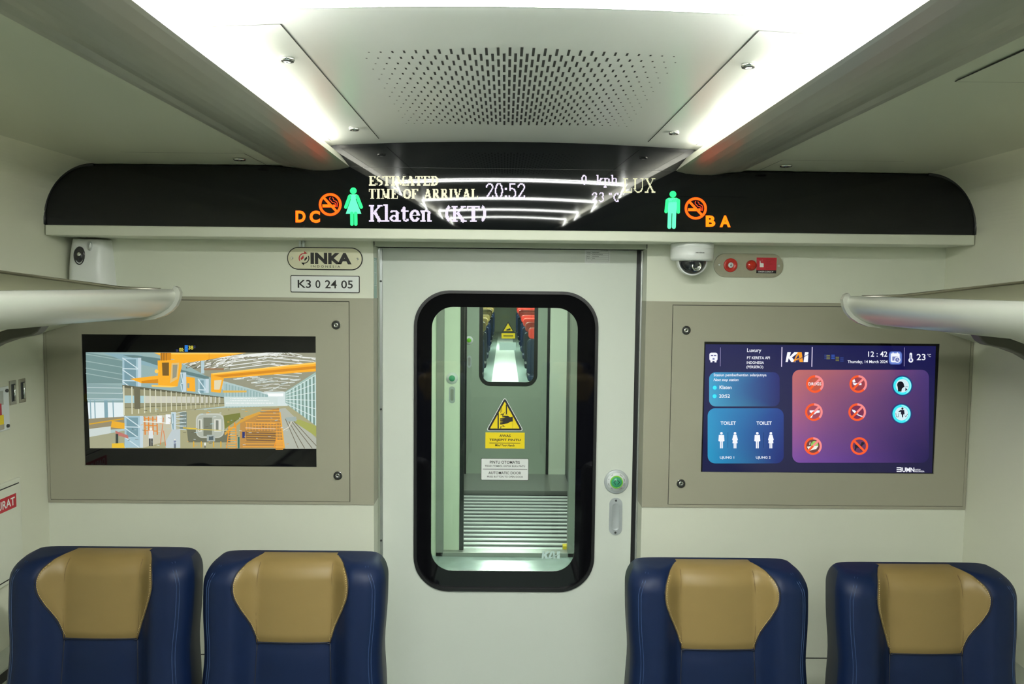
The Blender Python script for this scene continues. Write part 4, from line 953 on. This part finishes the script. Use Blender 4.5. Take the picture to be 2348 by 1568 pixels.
b=MB(); b.box(xw+.010,xw+.0125,1.71,2.294,1.000,1.262); b.build('hatch_door',M['wall'],t,bevel=.002)
b=MB(); b.box(xw+.0101,xw+.0106,1.70,2.296,1.262,1.265); b.box(xw+.0101,xw+.0106,1.70,2.296,.996,.999); b.build('gap',M['groove'],t)
b=MB(); b.box(xw+.0125,xw+.0131,2.115,2.277,1.198,1.238); st=b.build('sticker',M['redp'],t)
b=MB(); vs,fs=text_geo('DARURAT',bold=.02); b.add([(xw+.0133,2.128+u*.142,1.206+v*.024) for u,v in vs],fs); b.build('sticker_print',M['white'],st,fixn=False)

# ================================================================= luggage racks
for s,l in ((-1,'left'),(1,'right')):
    t=thing('luggage_rack','silver overhead luggage rack with rounded front edge along the %s side wall'%l,'luggage rack',(s*1.1,2.05,1.75),'overhead luggage racks')
    y1=2.05
    # lip: closed cross-section, aisle side rounded
    lip=[(.864,1.832),(.859,1.822),(.860,1.808),(.867,1.795),(.878,1.783),(.895,1.772),(.914,1.764),(.94,1.7595),(.98,1.7565),(1.06,1.754),(1.17,1.752),(1.17,1.760),(1.06,1.764),(.985,1.770),(.93,1.792),(.90,1.822),(.885,1.833)]
    b=MB(); b.sweep_y([(s*x,z) for x,z in lip],yb,y1-.012,closed=True); o=b.build('front_rail',M['rack'],t)
    for p_ in o.data.polygons: p_.use_smooth = len(p_.vertices)==4
    # end cap: the same profile, slightly proud, rounded
    cx_,cz_=.93,1.785; big=[]
    for x,z in [(.862,1.841),(.852,1.836),(.847,1.824),(.850,1.806),(.858,1.790),(.871,1.776),(.890,1.764),(.914,1.7555),(.945,1.751),(.98,1.749),(1.06,1.747),(1.06,1.754),(.98,1.7565),(.94,1.7595),(.914,1.764),(.895,1.772),(.878,1.783),(.867,1.795),(.862,1.808),(.861,1.822),(.866,1.834)]: big.append((s*x,z))
    b=MB(); b.sweep_y(big,y1-.012,y1+.004,closed=True); b.build('end_cap',M['rack'],t,bevel=.0015)
    bed=[(.885,1.826),(1.00,1.8305),(1.34,1.872),(1.34,1.866),(1.00,1.822),(.885,1.818)]
    b=MB(); b.sweep_y([(s*x,z) for x,z in bed],yb,y1-.004,closed=True); b.build('shelf_bed',M['rackb'],t)
    b=MB(); b.tube([(s*.90,y1-.003,1.831),(s*1.00,y1-.003,1.8345),(s*1.34,y1-.003,1.876)],.004,8); b.build('edge_rail',M['steel'],t)
    # curved bracket panel below
    br=[(1.15,1.748),(1.175,1.742),(1.19,1.722),(1.205,1.713),(1.25,1.704),(1.29,1.690),(1.33,1.668),(1.37,1.634),(1.405,1.588),(1.43,1.530),(1.4399,1.48)]
    inn=[(1.15,1.756),(1.18,1.756),(1.20,1.745),(1.22,1.738),(1.26,1.730),(1.30,1.716),(1.342,1.692),(1.385,1.656),(1.42,1.606),(1.4399,1.56),(1.4399,1.52)]
    b=MB(); b.ribbon([(s*x,z) for x,z in br],[(s*x,z) for x,z in inn],y1-.05,y1-.012); b.build('bracket',M['rackd'],t,bevel=.003)

# ================================================================= seats
ZT=1.158
def seatW(z):
    d=ZT-z; w_=.2245
    if d<.055: w_-= .036*(1-math.sqrt(max(0,1-((.055-d)/.055)**2)))
    w_-= .007*math.exp(-((d-.22)/.07)**2)
    return w_
def front(u,z,off=0):                                                # y of the front face (negative = towards the aisle end)
    d=max(0,ZT-z); W=seatW(z); a=abs(u)
    wing=.048*(1 if d<.30 else max(.5,1-(d-.30)*1.2))
    t=min(1,max(0,(a-.088)/.062)); f=wing*(t*t*(3-2*t))
    e=max(0,(a-(W-.050))/.050); f-= .052*(1-math.sqrt(max(0,1-min(1,e)**2)))
    f+= .010*(1-(a/.09)**2) if a<.09 else 0
    top=.045; 
    if d<top: f-= .050*(1-math.sqrt(max(0,1-((top-d)/top)**2)))
    f+= -.006*math.exp(-((d-.20)/.012)**2) if a<.09 else 0
    lean=.11*d
    return -(f+off)-lean
def backy(z): 
    d=max(0,ZT-z); k=.045; r=0
    if d<k: r=.03*(1-math.sqrt(max(0,1-((k-d)/k)**2)))
    return .105-r-.11*d+.02*min(1,d/.4)
def seatmesh(t):
    zs=[.44+k*(ZT-.07-.44)/26 for k in range(26)]+[ZT-.07+.07*math.sin(k/14*PI/2) for k in range(15)]
    b=MB(); NU=48; NB=10; vs=[];k=NU+1+NB
    for z in zs:
        W=seatW(z)
        for i in range(NU+1):
            u=-math.cos(PI*i/NU)*W if False else -W+2*W*i/NU
            u=W*math.sin(PI/2*(2*i/NU-1))*.6+.4*(-W+2*W*i/NU)
            vs.append((u,front(u,z),z))
        yf0=front(W,z); yb0=backy(z)
        for j in range(NB):
            q=(j+1)/(NB+1); u=W*math.cos(PI*q); vv=math.sin(PI*q)
            xx=W*(1-.0) * (abs(math.cos(PI*q))**.25)*(1 if math.cos(PI*q)>0 else -1)
            vs.append((xx, yf0+(yb0-yf0)*(vv**.4), z))
    n=len(zs)
    fs=[(i*k+j,i*k+(j+1)%k,(i+1)*k+(j+1)%k,(i+1)*k+j) for i in range(n-1) for j in range(k)]+[tuple(range(k))[::-1],tuple(range((n-1)*k,n*k))]
    mi=[0]*len(fs)
    b.add(vs,fs,0,None,True)
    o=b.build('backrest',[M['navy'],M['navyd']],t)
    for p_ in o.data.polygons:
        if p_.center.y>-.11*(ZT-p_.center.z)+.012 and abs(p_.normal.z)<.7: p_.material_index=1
    return o
def hull(d):                                                          # half width of the tan head cushion at depth d below the top
    if d<0: return .1
    pts=[(0,.096),(.002,.108),(.006,.119),(.012,.127),(.02,.1335),(.03,.138),(.045,.141),(.06,.1405),(.075,.1375),(.09,.1325),(.11,.1245),(.13,.1155),(.15,.1065),(.175,.0975),(.198,.090)]
    for (a,x),(c,y) in zip(pts,pts[1:]):
        if d<=c: tt=(d-a)/(c-a); return x+(y-x)*tt
    return .09
def make_seat(label):
    t=thing('train_seat',label,'seat',(0,0,0),'navy and tan seats before the end wall')
    seatmesh(t)
    # tan head cushion wraps over the top
    b=MB(); vs=[]; rows=[]
    ds=[.0006+.197*(k/48)**1.3 for k in range(49)]
    NU=40
    for d in ds:
        z=ZT-d; h=hull(d); rows.append([(h*(2*i/NU-1), front(h*(2*i/NU-1),z,.0035*(1 if 0<i<NU else -.3)), z+.0012*(d<.01)) for i in range(NU+1)])
    for z,yy in ((ZT+.002,0),(ZT+.0015,.5),(ZT-.002,.95)):
        y0_=front(0,ZT)+.0; rows.insert(0,[( .094*(2*i/NU-1), y0_+(backy(ZT)-y0_)*(yy*.9+.08), z) for i in range(NU+1)])
    k=NU+1; vs=[q_ for r_4 in rows for q_ in r_4]
    fs=[(i*k+j,i*k+j+1,(i+1)*k+j+1,(i+1)*k+j) for i in range(len(rows)-1) for j in range(NU)]
    b.add(vs,fs,0,None,True); hc=b.build('head_cushion',M['tan'],t); hc['label']='tan leather head cushion'
    for s in (-1,1):
        b=MB(); b.tube([(s*(.090+.004*math.sin(PI*d/.197)),front(.092,ZT-d,.0032),ZT-d) for d in ds],.0011,5)
        b.build('seam',M['tans'],hc)
    for s in (-1,1):                                                  # stitching
        b=MB(); d=.012
        while d<.19:
            h=hull(d)-.0045; z=ZT-d; h2=hull(d+.002)-.0045; b.tube([(s*h,front(h,z,.0042),z),(s*h2,front(h2,z-.002,.0042),z-.002)],.0006,4); d+=.0042
        b.build('stitching',M['tant'],hc)
    for s in (-1,1): b=MB(); b.tube([(s*(hull(d)+.0008),front(hull(d),ZT-d,.001),ZT-d) for d in ds],.0014,5); b.build('seam',M['navys'],t)
    b=MB(); b.tube([(.09*(2*i/20-1),front(.09*(2*i/20-1),ZT-.1995,.0045),ZT-.1995+.003*(1-(2*i/20-1)**2)) for i in range(21)],.0018,5); b.build('seam',M['navys'],t)
    for s in (-1,1): b=MB(); b.tube([(s*(.090+.02*q_),front(.09+.02*q_,ZT-.2-.54*q_,.0006),ZT-.2-.54*q_) for q_ in [k_/20 for k_ in range(21)]],.0016,5); b.build('seam',M['navys'],t)
    for s in (-1,1):
        for o_f in (0,.006):
            b=MB(); pts=[]
            for k_ in range(32):
                d=.006+.5*k_/31; z=ZT-d; u=seatW(z)-.020-o_f-.004*math.exp(-((d-.02)/.02)**2); pts.append((s*u,front(u,z,.0002),z))
            b.tube(pts,.0009,4); b.build('piping',M['navyt'],t)
    # seat cushion, armrests, base
    b=MB(); prof=[(-.56,.36),(-.575,.40),(-.56,.44),(-.50,.465),(-.30,.462),(-.08,.445),(-.02,.44),(-.02,.36)]
    vs=[(x,y,z) for x in (-.215,-.205,0,.205,.215) for y,z in prof]; n=len(prof)
    fs=[(i*n+j,i*n+(j+1)%n,(i+1)*n+(j+1)%n,(i+1)*n+j) for i in range(4) for j in range(n)]+[tuple(range(n)),tuple(range(4*n,5*n))[::-1]]
    b.add(vs,fs); b.build('seat_cushion',M['navy'],t,bevel=.012)
    for s in (-1,1):
        b=MB(); b.box(s*.222-.012 if s>0 else -.234, .234 if s>0 else -.210, -.48,-.02,.62,.66); b.build('armrest',M['dgrey'],t,bevel=.008)
        b=MB(); b.box(min(s*.213,s*.231),max(s*.213,s*.231),-.10,-.03,.36,.62); b.build('armrest_post',M['dgrey'],t,bevel=.004)
    b=MB(); b.box(-.20,.20,-.50,-.02,.30,.36); b.build('seat_frame',M['dgrey'],t,bevel=.005)
    for x in (-.17,.17):
        b=MB(); b.box(x-.02,x+.02,-.40,-.12,.014,.30); b.build('leg',M['dgrey'],t,bevel=.004)
    return t
def dup(root,label):
    r=root.copy(); COL.objects.link(r); r['label']=label
    for ch in list(root.children):
        c=ch.copy(); COL.objects.link(c); c.parent=r
        for g in ch.children: d=g.copy(); COL.objects.link(d); d.parent=c
    return r
spots=((-1.008,'navy leather seat with tan head cushion, far left by the side wall'),(-.534,'navy leather seat with tan head cushion, just left of the sliding door'),(.518,'navy leather seat with tan head cushion, just right of the sliding door'),(1.038,'navy leather seat with tan head cushion, far right by the side wall'))
S0=make_seat(spots[0][1])
for i,(x,l) in enumerate(spots):
    o=S0 if i==0 else dup(S0,l); o.location=(x,1.94,(.012,.005,-.006,-.014)[i])

for i,(x,y) in enumerate([(x,y) for y in (-1.0,-1.95) for x in (-1.010,-.535,.535,1.010)]):
    o=dup(S0,'navy and tan seat in the %s row behind the viewer, %s'%(('nearest','second')[i//4],('by the left wall','left of the aisle','right of the aisle','by the right wall')[i%4])); o.location=(x,y,.012); o.rotation_euler=(0,0,PI); o['group']='seats behind the viewer'
# ================================================================= vestibule and gangway beyond the glass
V0=YD+.06; Y5=5.35; Y7=7.62
b=MB(); b.box(-1.5,1.5,V0,Y5+.05,-.06,0); o=struct(b.build('floor',M['vfloor']))
b=MB(); b.box(-1.5,1.5,Y5+.05,7.0,-.06,-.01); b.build('tmpx',M['tread']).name='floor'
struct(bpy.data.objects['floor.002'] if 'floor.002' in bpy.data.objects else o)
b=MB(); b.box(-1.45,-1.40,V0,Y5,0,2.3); b.box(1.40,1.45,V0,Y5,0,2.3); b.box(-1.45,1.45,V0,Y5,2.22,2.27); struct(b.build('wall_vestibule',M['vwall']))
# partition with doorway
b=MB(); b.box(-1.45,-.475,Y5,Y5+.06,0,2.25); b.box(.475,1.45,Y5,Y5+.06,0,2.25); b.box(-.475,.475,Y5,Y5+.06,2.0,2.25); struct(b.build('wall_partition',M['vwall']))
b=MB(); b.box(-.475,-.425,Y5-.02,Y5+.06,0,2.0); b.box(.425,.475,Y5-.02,Y5+.06,0,2.0); b.box(-.475,.475,Y5-.02,Y5+.06,0,.03); struct(b.build('trim_9',M['vsteel'],bevel=.003))
d2=bpy.data.objects.new('door_2',None); COL.objects.link(d2); d2.location=(-.36,Y5+.07,0); struct(d2)
b=MB(); b.box(-.43,-.318,Y5+.03,Y5+.07,.03,2.0); b.build('leaf',M['vwall'],d2); b=MB(); b.box(-.318,-.290,Y5+.025,Y5+.075,.03,2.0); b.build('seal',M['black'],d2)
def vbutton(x,y,z,par,k=1,lit=False):
    b=MB(); b.lathe([(.040*k,0),(.040*k,-.004),(.0001,-.0042)],(x,y,z),'y',32); q_=b.build('open_button',M['lgrey'],par)
    b=MB(); b.lathe([(.021*k,-.0043),(.021*k,-.008),(.0001,-.008)],(x,y,z),'y',28); b.build('push_cap',M['greenr'] if lit else M['green'],q_)
def vhandle(x,y,z,par):
    hh=MB(); hh.prism(rr(x-.021,z-.058,x+.021,z+.058,.0205,8),y-.003,y); q_=hh.build('flush_handle',M['silver'],par)
    hh=MB(); hh.prism(rr(x-.011,z-.040,x+.011,z+.040,.0105,8),y-.0036,y-.003); hh.build('recess',M['vsteel'],q_)
pb=at(1036.5,867,Y5+.03); vbutton(pb.x,Y5+.03,pb.z,d2); pb=at(1036.5,905,Y5+.03); vhandle(pb.x,Y5+.03,pb.z,d2)
# gangway shell and treads
b=MB(); b.box(-.62,-.58,Y5+.06,Y7,0,2.2); b.box(.58,.62,Y5+.06,Y7,0,2.2); b.box(-.62,.62,Y5+.06,Y7,2.15,2.2); struct(b.build('wall_gangway',M['dgrey']))
b=MB(); b.box(-.56,.56,Y5+.08,6.95,-.01,.002); 
tr=thing('gangway_tread','black ribbed gangway floor plate with pale ridges beyond the door glass','floor plate',(0,6.1,0)); b.build('plate',M['tread'],tr)
b=MB(); y=Y5+.12
while y<6.92: b.box(-.56,.56,y,y+.040,.002,.010); y+=.098
b.build('ribs',M['rib'],tr)
b=MB(); b.box(.40,.46,Y5+.06,Y5+.12,.0,.05); b.build('yellow_corner',M['yel'],tr)
b=MB(); b.box(-.62,.62,6.98,Y7,-.01,.03); struct(b.build('trim_10',M['vsteel']))
# far door
d3=bpy.data.objects.new('door_3',None); COL.objects.link(d3); d3.location=(0,Y7,0); struct(d3)
fx0,fx1,fz0=-.262,.300,.886
holed('leaf',[[(-.40,.02),(.39,.02),(.39,2.0),(-.40,2.0)],rr(fx0,fz0,fx1,1.834,.11,8)],Y7,Y7+.04,M['vdoor'],d3)
holed('window_border',[rr(fx0,fz0,fx1,1.834,.11,8),rr(fx0+.035,fz0+.04,fx1-.035,1.79,.07,8)],Y7-.003,Y7+.003,M['black'],d3)
b=MB(); b.prism(rr(fx0+.01,fz0+.01,fx1-.01,1.82,.10,8),Y7+.006,Y7+.012); b.build('window_pane',M['pane2'],d3)
pb=at(1075.5,780,Y7); vbutton(pb.x,Y7,pb.z,d3,1.0,True); pb=at(1076,829,Y7); vhandle(pb.x,Y7,pb.z,d3)
b=MB(); b.box(-.405,-.38,Y7-.02,Y7,.02,2.0); b.box(.39,.415,Y7-.02,Y7,.02,2.0); b.build('seal',M['black'],d3)
b=MB(); b.box(-.62,-.404,Y7-.01,Y7+.06,0,2.2); b.box(.414,.62,Y7-.01,Y7+.06,0,2.2); b.box(-.62,.62,Y7,Y7+.06,2.0,2.2); struct(b.build('wall_far',M['vwall']))
b=MB(); flat(b,pxr(roundpoly([(1165,737),(1179,761),(1151,761)],2),Y7-.002),Y7-.004,0); flat(b,pxr([(1165,741),(1175.5,759),(1154.5,759)],Y7-.002),Y7-.005,1); flat(b,pxr([(1150,764),(1181,764),(1181,776),(1150,776)],Y7-.002),Y7-.004,1); flat(b,pxr([(1145,785),(1183,785),(1183,803),(1145,803)],Y7-.002),Y7-.004,2)
flat(b,pxr([(1160,756),(1170,752),(1171,757),(1162,758)],Y7-.002),Y7-.006,0); flat(b,pxr([(1154,769),(1177,769),(1177,771),(1154,771)],Y7-.002),Y7-.005,0)
tag(b.build('warning_sticker',[M['ink'],M['yel'],M['frost']],fixn=False),'small distant yellow warning stickers on the far door window','sticker')
# next coach, seen as a long aisle through the far window
YE=32
b=MB(); b.box(-1.4,1.4,Y7+.06,YE,-.06,0); b.build('floor',M['vfloor'])
for o in bpy.data.objects:
    if o.name.startswith('floor'): o['kind']='structure'
b=MB(); b.box(-1.45,-1.4,Y7+.06,YE,0,2.3); b.box(1.4,1.45,Y7+.06,YE,0,2.3); b.box(-1.45,1.45,Y7+.06,YE,2.25,2.3); b.box(-1.45,1.45,YE,YE+.05,0,2.3); struct(b.build('wall_next_coach',M['wall']))
b=MB(); b.box(-.26,.26,Y7+.1,YE-.1,.001,.012); tag(b.build('aisle_runner',M['lgrey']),'pale plastic covered aisle runner seen through the far door window','runner')
ordn=('first','second','third','fourth','fifth','sixth','seventh','eighth')
for k in range(8):
    y=13.0+k*1.9
    for s_,nm in ((-1,'left'),(1,'right')):
        t=thing('coach_seat','distant seat in the next coach, %s row shown, %s of the aisle'%(ordn[k],nm),'seat',(s_*.75,y,0),'seats in the next coach')
        b=MB(); b.prism(rr(s_*.75-.40,.40,s_*.75+.40,.98,.06,5),y,y+.10); b.build('backrest',M['navy'],t,bevel=.02)
        b=MB(); b.prism(rr(s_*.75-.38,.985,s_*.75+.38,1.17,.06,5),y,y+.10); b.build('head_cushion',M['tan'] if s_<0 else M['red'],t,bevel=.02)
        b=MB(); b.box(s_*.75-.40,s_*.75+.40,y-.42,y,.34,.44); b.build('seat_cushion',M['navy'],t,bevel=.03)
        b=MB(); b.box(s_*.75-.30,s_*.75+.30,y-.30,y-.05,0,.34); b.build('base',M['dgrey'],t)
for y,l in ((4.0,'vestibule ceiling lamp beyond the sliding door'),(6.4,'gangway ceiling lamp between the two coaches'),(10.5,'nearest ceiling lamp of the next coach'),(17,'second ceiling lamp of the next coach'),(24,'farthest ceiling lamp of the next coach')):
    b=MB(); z=2.22 if y==4.0 else 2.15 if y==6.4 else 2.25; q_=.12 if y<9 else .8
    b.box(-.35,.35,y-q_,y+q_,z-.02,z-.001); tag(b.build('ceiling_light',M['vest']),l,'ceiling light')
